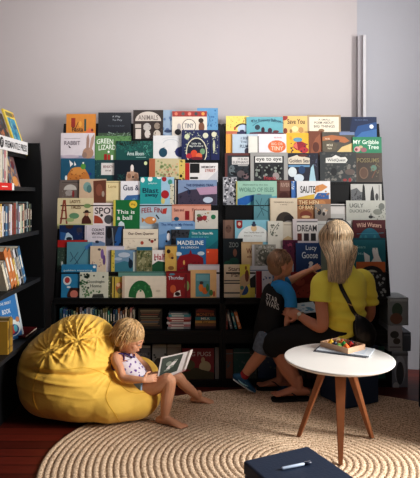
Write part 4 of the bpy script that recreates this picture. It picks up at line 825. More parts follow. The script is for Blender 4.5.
cube_stool((.885,3.68), (.245,.125), (-.125,.245), .392, 'navy cube stool the woman sits on behind the white table')
# pen on the near stool
t = empty('pen', (.315, 2.085, .4002), math.radians(22)); tag(t, 'pale blue pen lying on the near navy stool', 'pen')
bm = BM(); loft(bm, [(-.055,0,.0065),(.035,0,.0065)], [.0055,.0055], seg=12); obj('barrel', bm, mat((190,205,225),.3,name='pen_blue'), t, smooth=True)
bm = BM(); loft(bm, [(.0355,0,.0065),(.060,0,.0065),(.066,0,.0065)], [.0062,.006,.003], seg=12, flat0=True); cp = obj('cap', bm, mat((40,48,70),.4,name='pen_cap'), t, smooth=True)
bm = BM(); rbox(bm, (.036,-.0012,.0125),(.062,.0012,.0145),.0005); obj('clip', bm, mat((170,175,185),.3,metal=.8,name='pen_clip'), cp)

# ------------------------------------------------------------------ beanbag
def beanbag():
    bm = BM()
    def E(x, y, z, a, b, c): ellipsoid(bm, (x,y,z), (a,b,c), seg=32, rings=20)
    E(-.905,3.68,.265,.335,.33,.285)
    E(-.85,3.70,.385,.26,.27,.225)
    E(-.815,3.69,.26,.21,.26,.26)
    E(-.60,3.62,.12,.26,.29,.135)
    E(-.80,3.63,.15,.34,.30,.17)
    E(-.93,3.66,.17,.30,.29,.19)
    E(-.47,3.62,.115,.155,.24,.125)
    E(-.50,3.90,.15,.17,.09,.14)
    me = fuse(bm, .014, 30, .6)
    for v in me.vertices:
        if v.co.z < .012: v.co.z = .012 + (v.co.z-.012)*.08
    zmin = min(v.co.z for v in me.vertices)
    me.transform(Matrix.Translation((0,0,.015-zmin+.0)))
    # subdivide for the folds
    b2 = BM(); b2.from_mesh(me); bmesh.ops.subdivide_edges(b2, edges=b2.edges[:], cuts=1, use_grid_fill=True, smooth=.0); b2.to_mesh(me); b2.free()
    G1 = P(74, 343, 3.40); G2 = P(48, 352, 3.42); G3 = P(112, 372, 3.38); G4 = P(92, 341, 3.42); G5 = P(60, 334, 3.45)
    me.update()
    co0 = [v.co.copy() for v in me.vertices]; no = [v.normal.copy() for v in me.vertices]
    def ridge(x, y, z, k=1.6):
        n = noise.noise(Vector((x, y, z)))
        return (1-min(1, abs(n)*2.6))**k
    def fan(c, G, rad, amp, fa, fr, seed, r0=.0):
        q = c-G; r = math.hypot(q.x, q.z); a = math.atan2(q.z, q.x)
        w = math.exp(-((r-r0)/rad)**2)
        # sample on a circle so the angle wraps
        return amp*w*min(1, r/.03)*(ridge(math.cos(a)*fa+seed, math.sin(a)*fa, r*fr)-.35)
    for v, c, n in zip(me.vertices, co0, no):
        d = 0.0
        front = max(0.0, min(1.0, (3.74-c.y)/.2 + .25*(c.z > .4)))
        up = max(0, min(1, (c.z-.27)/.08))
        d += front*up*fan(c, G1, .12, .036, 2.4, 3.0, 3.1)
        d += front*up*fan(c, G4, .08, .026, 2.0, 3.0, 23.7)
        d += front*fan(c, G2, .12, .022, 2.6, 2.2, 9.4)
        d += front*fan(c, G5, .10, .018, 2.2, 3.0, 41.0)*up
        if c.x < -.62: d += front*fan(c, G3, .12, .011, 3.0, 2.0, 17.2)
        # long sagging creases round the middle, mostly horizontal
        h = .045*noise.noise(Vector((c.x*2.2, c.y*2.2, 4)))
        zz = c.z + .05*(c.x+.9) + h
        band = math.exp(-((zz-.285)/.060)**2)*front
        d += band*.013*(ridge(c.x*1.3+5, c.y*1.3, zz*19, 2.2)-.3)
        zc = zz-.345; d -= .024*math.exp(-(zc/.015)**2)*front*max(0, min(1, (c.x+1.17)/.1))
        # broad lumps of the filling, fine crumple everywhere
        d += .016*noise.noise(c*3.6) + .004*(ridge(c.x*6, c.y*6, c.z*9)-.3)*(.3+front*.7)
        if c.z < .05: d *= c.z/.05
        v.co = c + n*d
        v.co.z = max(v.co.z, .0153)
    me.update()
    YEL = mat((255, 201, 92), .72, name='yellow_canvas', bump=.25, bscale=420, var=.05, vscale=3, sheen=.15, gain=1.0)
    o = obj('beanbag', me, YEL, smooth=True)
    tag(o, 'large yellow canvas beanbag the girl leans against', 'beanbag')
    return o, me
bag, bagme = beanbag()
from mathutils.bvhtree import BVHTree
bv = BVHTree.FromPolygons([v.co.copy() for v in bagme.vertices], [tuple(p.vertices) for p in bagme.polygons])
def on_bag(px, py):
    o = Vector((0,0,CAMZ)); d = (P(px, py, 1)-o).normalized()
    h = bv.ray_cast(o, d); return h[0], h[1]
def seam(pts, name='seam'):
    bm = BM(); S_ = [s for s in spline(pts, 10)]
    L_ = []
    for s in S_:
        h, n = on_bag(s[0], s[1])
        if h is not None: L_.append(h + n*.0003)
    if len(L_) > 3: loft(bm, L_, [.0018]*len(L_), seg=6)
    obj(name, bm, mat((216, 168, 44), .7, name='seam_thread'), bag)
seam([(40,368),(33,388),(38,410),(58,428)])
seam([(112,378),(106,398),(116,416),(122,428)])
seam([(37,367),(60,370),(88,368),(112,378),(130,392),(150,392)])
seam([(108,334),(114,350),(118,368)])

# ------------------------------------------------------------------ people: shared parts
def skin(rgb, nm): return mat(rgb, .5, name=nm, var=.06, vscale=12, sss=.08, spec=.4)

def frame_of(fwd, up):
    f = Vector(fwd).normalized(); u = Vector(up); u = (u-f*u.dot(f)).normalized(); s = f.cross(u)   # s: the person's right
    return f, u, s

def add_head(bm, c, f, u, s, R, child=False):
    c = Vector(c)
    ellipsoid(bm, c+u*.16*R-f*.12*R, (.74*R,.90*R,.82*R), (s,f,u))
    ellipsoid(bm, c-u*.30*R+f*.22*R, (.54*R,.56*R,.60*R), (s,f,u))
    ellipsoid(bm, c-u*.62*R+f*.46*R, (.26*R,.24*R,.22*R), (s,f,u))            # chin
    ellipsoid(bm, c+u*.10*R+f*.55*R, (.50*R,.26*R,.34*R), (s,f,u))             # brow
    for k in (-1, 1):
        ellipsoid(bm, c-u*.24*R+f*.44*R+s*.30*R*k, (.24*R,.24*R,.24*R), (s,f,u))   # cheeks
        ellipsoid(bm, c-u*.08*R-f*.08*R+s*.74*R*k, (.09*R,.17*R,.26*R), (s,(f-s*k*.3).normalized(),u))  # ears
    k_ = .86 if child else 1.0
    loft(bm, [c+u*.08*R+f*.74*R, c-u*.10*R+f*.84*R*k_**.5, c-u*.19*R+f*.93*R*k_], [.08*R,.09*R*k_,.12*R*k_], side=s, seg=10)   # nose
    ellipsoid(bm, c-u*.20*R+f*.84*R*k_, (.15*R,.12*R,.08*R), (s,f,u), 12, 8)
    ellipsoid(bm, c-u*.40*R+f*.76*R, (.20*R,.09*R,.05*R), (s,f,u), 12, 8)        # lips
    ellipsoid(bm, c-u*.49*R+f*.73*R, (.17*R,.09*R,.05*R), (s,f,u), 12, 8)

def add_face(root, c, f, u, s, R, iris=(90,110,130)):
    c = Vector(c)
    for k in (-1, 1):
        e = c+f*.665*R+s*.29*R*k-u*.0*R
        bm = BM(); ellipsoid(bm, e, (.10*R,.09*R,.055*R), (s,f,u), 14, 10); o = obj('eye', bm, mat((225,222,218),.2,name='eye_white'), root, smooth=True, world=True)
        bm = BM(); ellipsoid(bm, e+f*.07*R-u*.01*R, (.05*R,.03*R,.045*R), (s,f,u), 12, 8); obj('iris', bm, mat(iris,.2,name='iris'), o, smooth=True, world=True)
        bm = BM(); loft(bm, [e+u*.2*R-s*k*.14*R+f*.06*R, e+u*.25*R+f*.09*R, e+u*.2*R+s*k*.16*R+f*.0*R], [.02*R,.03*R,.015*R], seg=8); obj('eyebrow', bm, mat((120,90,60),.8,name='brow'), root, smooth=True, world=True)
    bm = BM(); ellipsoid(bm, c-u*.445*R+f*.80*R, (.17*R,.05*R,.02*R), (s,f,u), 12, 8); obj('mouth', bm, mat((170,90,85),.5,name='lip'), root, smooth=True, world=True)

def add_hand(bm, wrist, d, nrm, size, thumb=1, curl=35, spread=1.0):
    """d: direction of the hand, nrm: the way the palm faces (fingers curl towards it)"""
    w = Vector(wrist); d = Vector(d).normalized(); n = Vector(nrm); n = (n-d*n.dot(d)).normalized(); sd = d.cross(n)
    s = size
    palm = [w-d*.012*s, w+d*.02*s, w+d*.055*s, w+d*.088*s]
    loft(bm, palm, [(.026*s,.020*s),(.034*s,.017*s),(.041*s,.015*s),(.040*s,.012*s)], side=sd, seg=14)
    for i, (o_, L) in enumerate(((-.030,.070),(-.010,.080),(.010,.075),(.030,.058))):
        o_ *= -thumb
        a = 0; p = w+d*.088*s+sd*o_*s; pts = [p-d*.02*s, p]; dd = (d+sd*o_*2.2*spread).normalized()
        for q, seg_ in enumerate((.44,.32,.24)):
            a += math.radians(curl*(.6,.8,.6)[q]+ i*2)
            p = p+(dd*math.cos(a)+n*math.sin(a))*L*seg_*s; pts.append(p)
        loft(bm, pts, [.0098*s,.0098*s,.0090*s,.0082*s,.0068*s], seg=10)
    b = w+d*.022*s+sd*thumb*.030*s
    t1 = b+(d*.55+sd*thumb*.75+n*.25).normalized()*.036*s
    t2 = t1+(d*.85+sd*thumb*.25+n*.45).normalized()*.030*s; t3 = t2+(d*.9+n*.5).normalized()*.02*s
    loft(bm, [b-d*.012*s-sd*thumb*.012*s, b, t1, t2, t3], [.014*s,.0145*s,.0118*s,.0105*s,.0085*s], seg=10)

def add_foot(bm, ankle, toe_dir, size, up=Vector((0,0,1)), toes=True, side=1):
    """ankle centre, direction of the toes along the sole; sole is .07*size below the ankle"""
    a = Vector(ankle); d = Vector(toe_dir).normalized(); u = Vector(up); u = (u-d*u.dot(d)).normalized(); sd = d.cross(u)
    s = size; sole = a-u*.07*s
    pts = [sole-d*.055*s+u*.026*s, sole-d*.02*s+u*.032*s, sole+d*.03*s+u*.036*s, sole+d*.08*s+u*.026*s, sole+d*.125*s+u*.016*s, sole+d*.145*s+u*.012*s]
    loft(bm, pts, [(.028*s,.026*s),(.032*s,.032*s),(.033*s,.034*s),(.038*s,.024*s),(.041*s,.015*s),(.040*s,.011*s)], side=sd, seg=16)
    loft(bm, [a+u*.04*s, a, sole+u*.035*s+d*.005*s], [.030*s,.033*s,.034*s], seg=14)
    if toes:
        for i, (o_, L, r) in enumerate(((-.030,.034,.0125),(-.011,.030,.009),(.004,.026,.0085),(.018,.021,.008),(.031,.016,.0075))):
            o_ *= side
            p = sole+d*.140*s+sd*o_*s+u*.011*s
            loft(bm, [p-d*.012*s, p, p+d*L*.6*s+u*.001*s, p+d*L*s-u*.002*s], [r*s*.9,r*s,r*s,r*s*.9], seg=10)

def strand_mesh(name, strands, mats, parent, seg=5):
    """strands: list of (points, r0, r1, material index)"""
    verts = []; faces = []; mi = []
    for pts, r0, r1, m in strands:
        base = len(verts); n = len(pts); side = None
        for i, p in enumerate(pts):
            a = pts[max(0,i-1)]; b = pts[min(n-1,i+1)]; t = (b-a).normalized()
            if side is None: side = t.orthogonal().normalized()
            side = (side-t*side.dot(t)); side = side.normalized() if side.length > 1e-5 else t.orthogonal().normalized()
            w = t.cross(side); r = r0+(r1-r0)*(i/(n-1))**1.5
            if i == 0: r *= .5
            for j in range(seg):
                q = 2*math.pi*j/seg; verts.append(p+side*r*math.cos(q)+w*r*math.sin(q))
        for i in range(n-1):
            for j in range(seg):
                k = (j+1)%seg; faces.append((base+i*seg+j, base+i*seg+k, base+(i+1)*seg+k, base+(i+1)*seg+j)); mi.append(m)
    me = bpy.data.meshes.new(name); me.from_pydata([tuple(v) for v in verts], [], faces)
    o = obj(name, me, mats, parent, smooth=True, world=True)
    o.data.polygons.foreach_set('material_index', mi)
    return o
def hair_mats(base, nm):
    k = [.62, .85, 1.0, 1.12]
    return [mat(tuple(min(255, v*q) for v in base), .45, name='%s_hair' % nm, var=.12, vscale=30, spec=.5) for q in k]
# ------------------------------------------------------------------ the girl on the beanbag
def girl():
    SK = skin((214, 160, 128), 'girl_skin')
    root = empty('person', P(140, 384, 3.6)); tag(root, 'small girl in a white vest sitting on the yellow beanbag reading a book', 'person')
    Y = 3.6
    f, u, s = frame_of((.80, -.14, -.42), (.42, 0, .9))
    hc = P(131, 338.5, 3.60); R = .098
    pel = P(137, 379, 3.62); che = P(123, 363, 3.63); nk = P(125, 351, 3.625)
    shN = P(115.5, 358, 3.55); shF = P(133, 357, 3.71)
    bm = BM()
    add_head(bm, hc, f, u, s, R, True)
    sd = Vector((.15, 1, 0))
    sloft(bm, [P(137,383,3.62), P(134,375,3.62), P(127,366,3.625), P(124,359,3.63), P(124.5,354.5,3.63)], [(.095,.075),(.088,.068),(.085,.066),(.082,.058),(.045,.042)], side=sd, seg=20)
    sloft(bm, [P(124.5,357,3.63), nk, hc-u*.06-f*.01], [.045,.036,.040], side=sd, n=4)
    sloft(bm, [P(124,358,3.62), shN, P(119.5,368,3.505), P(123.5,377.5,3.475), P(133.5,379.5,3.45), P(143,380,3.435)], [.040,.034,.028,.0255,.0235,.0175], n=6)
    add_hand(bm, P(143.5,380,3.435), P(154,378,3.46)-P(143.5,380,3.435), (.1,.9,-.3), .62, thumb=1, curl=22)
    sloft(bm, [P(126,358,3.64), shF, P(140,362,3.70), P(146.5,368,3.68), P(150,374,3.64), P(153,377.5,3.61)], [.040,.033,.027,.0245,.021,.017], n=6)
    add_hand(bm, P(153,377.5,3.61), P(161,379,3.56)-P(153,377.5,3.61), (.2,.2,-.9), .60, thumb=-1, curl=22)
    kN = P(168.5,380,3.48); aN = P(165,415,3.455); kF = P(177,377,3.70); aF = P(198.5,397,3.79)
    sloft(bm, [P(136,386,3.57), P(146,387.5,3.53), P(158,385.5,3.50), kN, P(168.5,390,3.475), P(166.5,402,3.46), aN], [(.062),(.056),(.048),(.043),(.040),(.037),(.026)], n=6)
    sloft(bm, [P(140,381,3.67), P(152,381,3.68), P(166,378,3.69), kF, P(183,383.5,3.725), P(191,390.5,3.765), aF], [.064,.058,.048,.040,.036,.032,.023], n=6)
    add_foot(bm, aN, Vector((P(181,427,3.40)-P(163,421,3.46)).xy.to_3d()), .80, up=(0,0,1), side=1)
    dF = Vector(((P(212,403,3.80)-P(197,400,3.80)).x, .01, -.012))
    add_foot(bm, aF+Vector((0,0,.005)), dF, .66, up=(.15,-.35,1), side=-1)
    me = fuse(bm, .0026, 3)
    obj('body', me, SK, root, smooth=True, world=True)
    add_face(root, hc, f, u, s, R, (80,100,120))
    # vest
    bm = BM()
    sloft(bm, [P(139,384,3.62), P(135,376,3.62), P(128,367,3.625), P(124.5,359.5,3.63), P(124.3,356.6,3.63)], [(.103,.083),(.096,.076),(.093,.074),(.086,.066),(.062,.054)], side=sd, seg=24)
    for a, b in ((P(119,360,3.585), P(120.5,353.5,3.60)), (P(131,358,3.68), P(128.5,352.5,3.66))):
        loft(bm, [a, b], [.018,.014], seg=12)
    m = mat((226, 218, 226), .8, name='vest_cotton', var=.04)
    m = m.copy(); nt = m.node_tree; N = nt.nodes; L = nt.links
    tc = N.new('ShaderNodeTexCoord'); vz = N.new('ShaderNodeTexVoronoi'); vz.inputs['Scale'].default_value = 34; L.new(tc.outputs['Object'], vz.inputs['Vector'])
    nz = N.new('ShaderNodeTexNoise'); nz.inputs['Scale'].default_value = 60; L.new(tc.outputs['Object'], nz.inputs['Vector'])
    ad = N.new('ShaderNodeMath'); ad.operation = 'ADD'; L.new(vz.outputs['Distance'], ad.inputs[0]); L.new(nz.outputs['Fac'], ad.inputs[1])
    lt = N.new('ShaderNodeMath'); lt.operation = 'LESS_THAN'; lt.inputs[1].default_value = .74; L.new(ad.outputs[0], lt.inputs[0])
    mx = N.new('ShaderNodeMix'); mx.data_type = 'RGBA'; L.new(lt.outputs[0], mx.inputs[0]); mx.inputs[6].default_value = (.75,.70,.76,1); mx.inputs[7].default_value = (.16,.07,.30,1)
    L.new(mx.outputs[2], N['Principled BSDF'].inputs['Base Color'])
    v = obj('vest', fuse(bm, .003, 3), m, root, smooth=True, world=True)
    PUR = mat((72,50,110),.8,name='purple_piping')
    # piping: neckline and armholes
    bm = BM()
    c = P(125,353.6,3.63); pts = []
    for i in range(25):
        a = 2*math.pi*i/24; pts.append(c+Vector((.050*math.cos(a)+.012, .058*math.sin(a), .006+.010*abs(math.sin(a))-.030*max(0,math.cos(a)))))
    loft(bm, pts, [.0042]*25, seg=8); obj('piping', bm, PUR, v, smooth=True, world=True)
    bm = BM(); pts = []
    c = P(118,361.5,3.555)
    for i in range(19):
        a = 2*math.pi*i/18; pts.append(c+Vector((.034*math.cos(a)+.016*math.sin(a), .012*math.cos(a)-.004, .052*math.sin(a)+.0)))
    loft(bm, pts, [.0042]*19, seg=8); obj('piping', bm, PUR, v, smooth=True, world=True)
    # shorts
    bm = BM()
    loft(bm, [P(134,378,3.62), P(139,384,3.62)], [(.100,.080),(.105,.070)], side=sd, seg=20)
    loft(bm, [P(137,386,3.57), P(145,387.5,3.535), P(148,387.5,3.52)], [.070,.066,.064], flat1=True, seg=20)
    loft(bm, [P(140,381.5,3.67), P(151,381.5,3.68)], [.072,.067], flat1=True, seg=20)
    obj('shorts', fuse(bm, .0035, 3), mat((150,180,205),.8,name='pale_denim',var=.15,vscale=60,bump=.2,bscale=300), root, smooth=True, world=True)
    # hair
    rr = random.Random(11); H = []
    bm = BM(); ellipsoid(bm, hc+u*.03-f*.022, (.081,.096,.080), (s,f,u), 28, 18); ellipsoid(bm, hc-f*.052-u*.015, (.070,.050,.072), (s,f,u), 24, 14)
    cap = fuse(bm, .004, 4)
    mats = hair_mats((222, 184, 134), 'girl')
    ho = obj('hair', cap, mats[1], root, smooth=True, world=True)
    down = Vector((0,0,-1))
    crown = hc+u*.03-f*.03
    for i in range(900):
        az = rr.uniform(-math.pi, math.pi)
        el0 = rr.uniform(.15, 1.45)
        h = (-f*math.cos(az)+s*math.sin(az))
        face = max(0, -math.cos(az))          # towards the face
        top = crown + (h*math.cos(el0)*.085+u*math.sin(el0)*.080)
        Lh = rr.uniform(.05,.10)*(1-.68*face)
        pts = []; p = top; dirv = (h*math.sin(el0)-u*math.cos(el0)*.9).normalized()
        n = 9; wob = rr.uniform(0,6); amp = rr.uniform(.0004,.0018)
        for k in range(n):
            t = k/(n-1)
            pts.append(p + h*amp*math.sin(wob+t*8)+s*amp*math.cos(wob+t*6))
            g = (-u*(1-t*.5)+down*t*.8)
            dirv = (dirv*.72+g*.28+(h*.02)).normalized()
            p = p+dirv*Lh/(n-1)*1.25
            q = p-crown; ql = math.sqrt((q.dot(s)/.084)**2+(q.dot(f)/.098)**2+(q.dot(u)/.084)**2)
            if ql < 1: p = crown+q/ql*1.01
        if face > .55 and (pts[-1]-hc).dot(u) < .02:      # keep the face clear
            continue
        H.append((pts, rr.uniform(.0018,.0030), .0006, rr.choice([0,1,1,2,2,3])))
    # loose wisps
    for i in range(46):
        az = rr.uniform(-2.2,2.2); h = (-f*math.cos(az)+s*math.sin(az))
        p = crown+h*.088+u*rr.uniform(-.05,.05); dirv = (h*.5-u*.5+Vector((rr.uniform(-.5,.5),rr.uniform(-.5,.5),rr.uniform(-.4,.5)))).normalized(); pts=[]
        for k in range(7):
            pts.append(p); dirv = (dirv+down*.25+Vector((rr.uniform(-.2,.2),rr.uniform(-.2,.2),0))).normalized(); p = p+dirv*.012
        H.append((pts,.0014,.0004,rr.choice([2,3])))
    strand_mesh('hair_strands', H, mats, ho)
girl()

# the girl's open book
def girls_book():
    A = P(156,382.5,3.52); Bv = P(186,369.5,3.62); C = P(193,350.5,3.72); D = P(161,357.5,3.62)   # page corners, near page
    t = empty('picture_book', (A+Bv)*.5); tag(t, 'open picture book with a dark green page held by the girl', 'book')
    def quad(name, a, b, c, d, th, m, n=10, bulge=.0, parent=t):
        bm = BM(); nrm = (b-a).cross(d-a).normalized(); rows = []
        for side_ in (0,1):
            g = []
            for i in range(n+1):
                r = []
                for j in range(n+1):
                    x, y = i/n, j/n
                    p = (a*(1-x)+b*x)*(1-y)+(d*(1-x)+c*x)*y + nrm*(bulge*math.sin(math.pi*x)+th*side_)
                    r.append(bm.verts.new(p))
                g.append(r)
            rows.append(g)
        for g, fl in ((rows[0],1),(rows[1],0)):
            for i in range(n):
                for j in range(n):
                    q = [g[i][j],g[i+1][j],g[i+1][j+1],g[i][j+1]]; bm.faces.new(q[::-1] if fl else q)
        for (i0,j0,i1,j1) in [(i,0,i+1,0) for i in range(n)]+[(i,n,i+1,n) for i in range(n)]+[(0,i,0,i+1) for i in range(n)]+[(n,i,n,i+1) for i in range(n)]:
            bm.faces.new([rows[0][i0][j0],rows[0][i1][j1],rows[1][i1][j1],rows[1][i0][j0]])
        bmesh.ops.recalc_face_normals(bm, faces=bm.faces[:])
        return obj(name, bm, m, parent, smooth=False, world=True)
    WP = mat((214,206,202),.6,name='white_page',var=.05,vscale=40)
    nrm = (Bv-A).cross(D-A).normalized()
    if nrm.y > 0: nrm = -nrm       # towards the camera
    off = nrm*.0005
    quad('left_page', A, A.lerp(Bv,.86), D.lerp(C,.84), D, .005, WP)
    # dark photograph printed on that page
    def pt(x, y): return (A.lerp(Bv,x)).lerp(D.lerp(C,x), y)
    DG = mat((52,62,50),.5,name='forest_photo',var=.35,vscale=22)
    sg = -1 if ((Bv-A).cross(D-A).normalized()).y > 0 else 1
    a2 = [pt(.06,.16),pt(.66,.12),pt(.70,.93),pt(.05,.93)]
    base = nrm*.0062
    bm = BM(); bm.faces.new([bm.verts.new(p+base) for p in a2]); o1 = obj('page_photo', bm, DG, t, world=True)
    bm = BM()
    for (x,y,rx,ry) in ((.3,.62,.09,.10),(.42,.45,.07,.05),(.5,.7,.05,.05),(.28,.35,.1,.04)):
        bm.faces.new([bm.verts.new(pt(x+rx*math.cos(k*.524),y+ry*math.sin(k*.524))+nrm*.0068) for k in range(12)])
    obj('pale_shapes', bm, mat((130,138,124),.5,name='photo_pale'), o1, world=True)
    # second page bending away with a curl, and the pink cover edge
    q0 = A.lerp(Bv,.86); q1 = D.lerp(C,.84)
    quad('right_page', q0, Bv, C+Vector((.0,.0,.004)), q1, .004, mat((226,218,212),.6,name='bright_page',var=.03), bulge=.012)
    quad('back_cover', A-nrm*.006-Vector((0,0,.004)), Bv-nrm*.008-Vector((0,0,.004)), C-nrm*.008, D-nrm*.006, .003, mat((196,150,146),.5,name='pink_cover'))
girls_book()

# ------------------------------------------------------------------ the woman
def woman():
    SK = skin((196, 138, 112), 'woman_skin')
    root = empty('person', (.86, 3.9, .39)); tag(root, 'woman with long blonde hair in a yellow t-shirt seated with her back turned', 'person')
    f, u, s = frame_of((-.42, .88, -.10), (0, .08, 1))
    hc = P(335.5, 238, 3.76); R = .108
    bf = Vector((-.5, .86, 0)).normalized(); side = Vector((.86, .5, 0)).normalized()      # body facing / its right
    pel = Vector((.885, 3.83, .455))
    spine = [pel, P(344,318,3.80), P(344,300,3.78), P(343,282,3.77), P(341.5,270,3.77)]
    bm = BM()
    add_head(bm, hc, f, u, s, R)
    sloft(bm, spine, [(.165,.125),(.135,.105),(.142,.108),(.150,.100),(.075,.06)], side=side, seg=24)
    sloft(bm, [P(342,277,3.77), P(339,265,3.77), hc-u*.06-f*.02], [.058,.050,.052], n=4)
    shL = P(323,281,3.69); elL = P(322.5,326,3.66); wrL = P(299.5,315.5,3.81)
    sloft(bm, [P(334,280,3.74), shL, P(321.5,303,3.67), elL, P(311,323,3.73), wrL], [.060,.054,.044,.038,.037,.026], n=6)
    add_hand(bm, wrL, P(283,309,3.89)-wrL, (.0,.75,-.2), .92, thumb=1, curl=22)
    shR = P(363,279,3.85); elR = P(368,317,3.92); wrR = P(336,316,4.06)
    sloft(bm, [P(352,280,3.80), shR, P(369,300,3.88), elR, P(353,318,4.0), wrR], [.060,.054,.044,.038,.035,.026], n=6)
    add_hand(bm, wrR, P(318,311,4.07)-wrR, (0,-.2,1), .92, thumb=1, curl=25)
    kL = P(276,342,3.86); aL = P(298.5,387,3.85); kR = P(291,338,4.04); aR = P(281,379,4.06)
    sloft(bm, [pel+side*-.085, P(310,340,3.78), kL, P(279,352,3.875), P(288,368,3.88), aL], [.10,.088,.066,.057,.060,.034], n=6)
    sloft(bm, [pel+side*.085+bf*.02, P(322,338,3.95), kR, P(287,350,4.06), P(284,366,4.075), aR], [.10,.086,.064,.055,.056,.034], n=6)
    add_foot(bm, aL+Vector((0,0,.012)), (-1,-.06,-.0), 1.0, up=(0,0,1), side=-1)
    add_foot(bm, aR+Vector((0,0,.012)), (-1,.05,-.0), .95, up=(0,0,1), side=-1)
    body = obj('body', fuse(bm, .0042, 3), SK, root, smooth=True, world=True)
    add_face(root, hc, f, u, s, R, (90,110,120))
    # t-shirt
    bm = BM()
    sloft(bm, [pel+Vector((0,0,.0)), P(344,321,3.80), P(344,302,3.78), P(343.5,281,3.77), P(342.5,270,3.77)], [(.186,.146),(.152,.122),(.158,.124),(.166,.114),(.096,.078)], side=side, seg=32, flat0=True)
    sloft(bm, [P(338,281.5,3.75), shL, P(320.5,293,3.67), P(320,301.5,3.662)], [.066,.066,.066,.068], n=6, flat1=True, seg=20)
    sloft(bm, [P(350,281,3.80), shR, P(367.5,293,3.87), P(369,303,3.89)], [.066,.066,.062,.062], n=6, flat1=True, seg=20)
    me = fuse(bm, .0045, 5)
    for _ in (0,):
        me.update(); cc = [(v.co.copy(), v.normal.copy()) for v in me.vertices]
        for v, (c, n) in zip(me.vertices, cc):
            k = c.z + .12*(c-pel).dot(side)
            d = .009*math.sin(k*75+3.5*noise.noise(c*6)) * max(0, 1-abs(c.z-.62)/.16)
            d += .008*math.sin(k*95+4*noise.noise(c*7)) * max(0, 1-abs(c.z-.46)/.10)
            d += .006*noise.noise(c*9)
            v.co = c+n*d
    me.update()
    shirt = obj('t_shirt', me, mat((236, 224, 92), .85, name='yellow_jersey', bump=.15, bscale=500, var=.05, sheen=.1, gain=1.0), root, smooth=True, world=True)
    bm = BM(); pts = []
    for i in range(25):
        a = 2*math.pi*i/24; pts.append(P(341.5,267.5,3.77)+side*.072*math.cos(a)+bf*(.060*math.sin(a))+Vector((0,0,-.012*max(0,math.sin(a)))))
    loft(bm, pts, [.006]*25, seg=8); obj('neckband', bm, mat((206,192,56),.85,name='yellow_rib'), shirt, smooth=True, world=True)
    # black skirt over the thighs, falling to the knee
    bm = BM()
    sloft(bm, [pel+Vector((.0,0,.05)), pel+Vector((0,0,-.0))], [(.180,.142),(.184,.146)], side=side, seg=28)
    sloft(bm, [pel+side*-.085, P(310,338,3.78), P(280,341,3.86), P(274,346,3.87)], [.118,.106,.088,.080], n=6, seg=22)
    sloft(bm, [pel+side*.085, P(322,337,3.95), P(296,337,4.03), P(291,342,4.04)], [.118,.104,.088,.080], n=6, seg=22)
    sloft(bm, [pel+bf*.04, P(316,334,3.87), P(285,337,3.95)], [(.10,.10),(.12,.085),(.10,.07)], side=side, seg=20)
    me = fuse(bm, .006, 8)
    for v in me.vertices:
        if v.co.z < .3985 and v.co.x > .70: v.co.z = .3985
    obj('skirt', me, mat((20,21,24),.85,name='black_cotton',var=.3,vscale=20), root, smooth=True, world=True)
    # hair
    rr = random.Random(4)
    mats = hair_mats((216, 192, 160), 'woman')
    bm = BM(); ellipsoid(bm, hc+u*.026-f*.016, (.086,.100,.086), (s,f,u), 28, 18)
    zt_ = PZ(282, 3.66)
    sloft(bm, [hc+u*.02-f*.03, hc-u*.05-f*.045, hc-u*.11-f*.050, hc-u*.17-f*.055], [(.078,.055),(.084,.040),(.078,.028),(.05,.012)], side=s, seg=24)
    ho = obj('hair', fuse(bm, .005, 5), mats[1], root, smooth=True, world=True)
    H = []
    part = hc+u*.118-f*.0
    for i in range(1500):
        az = rr.uniform(-2.15, 2.15)
        h = (-f*math.cos(az)+s*math.sin(az))
        el0 = rr.uniform(.1, 1.5)
        start = hc+u*.028-f*.012 + h*.094*math.cos(el0)+u*.093*math.sin(el0)
        back = math.cos(az)
        # curtain: target column across the back
        x = math.sin(az*.72)
        tip = hc - f*(.075+.035*max(0,back)) + s*(x*.112-.012) - u*0
        end = Vector((tip.x, tip.y, 0)); 
        zend = zt_ + rr.uniform(-.01,.05) + .12*abs(x)**2*(1 if x > 0 else .12)
        mid = hc - u*.02 + h*(.102+.004*rr.random())
        dn = Vector((end.x, min(end.y, 3.70), (hc.z+zend)/2)) + (-f)*rr.uniform(-.004,.010)
        bot = Vector((end.x*.75+.25*PX(336,3.65), min(end.y, 3.68)-.012, zend))+Vector((rr.uniform(-.014,.014),rr.uniform(-.01,.006),0))
        ctrl = [start, start.lerp(mid,.5)+(start.lerp(mid,.5)-hc).normalized()*.016, mid, mid.lerp(dn,.5)+h*.004, dn, bot]
        if el0 < .35: ctrl = ctrl[2:]
        pts = [Vector(q) for q in spline([tuple(c) for c in ctrl], 4)]
        wob = rr.uniform(0,6); amp = rr.uniform(.0005,.003)
        pts = [p+s*amp*math.sin(wob+k*.55)*min(1,k/6) for k, p in enumerate(pts)]
        H.append((pts, rr.uniform(.0022,.0038), .0008, rr.choice([0,1,1,2,2,2,3,3])))
    strand_mesh('hair_strands', H, mats, ho)
    # watch
    d = (wrL-P(311,323,3.73)).normalized(); c = wrL-d*.012; a = d.orthogonal().normalized(); b = d.cross(a)
    bm = BM(); pts = [c+a*.0285*math.cos(q)+b*.0285*math.sin(q) for q in [i*math.pi/12 for i in range(25)]]
    loft(bm, pts, [(.003,.006)]*25, seg=8); w = obj('watch', bm, mat((190,180,160),.3,metal=.8,name='steel_band'), root, smooth=True, world=True)
    n = (Vector((0,-1,.35))-d*Vector((0,-1,.35)).dot(d)).normalized()
    bm = BM(); loft(bm, [c+n*.027, c+n*.034], [.014,.013], seg=18, flat0=True, flat1=True); obj('watch_face', bm, mat((210,205,195),.3,name='dial'), w, world=True)
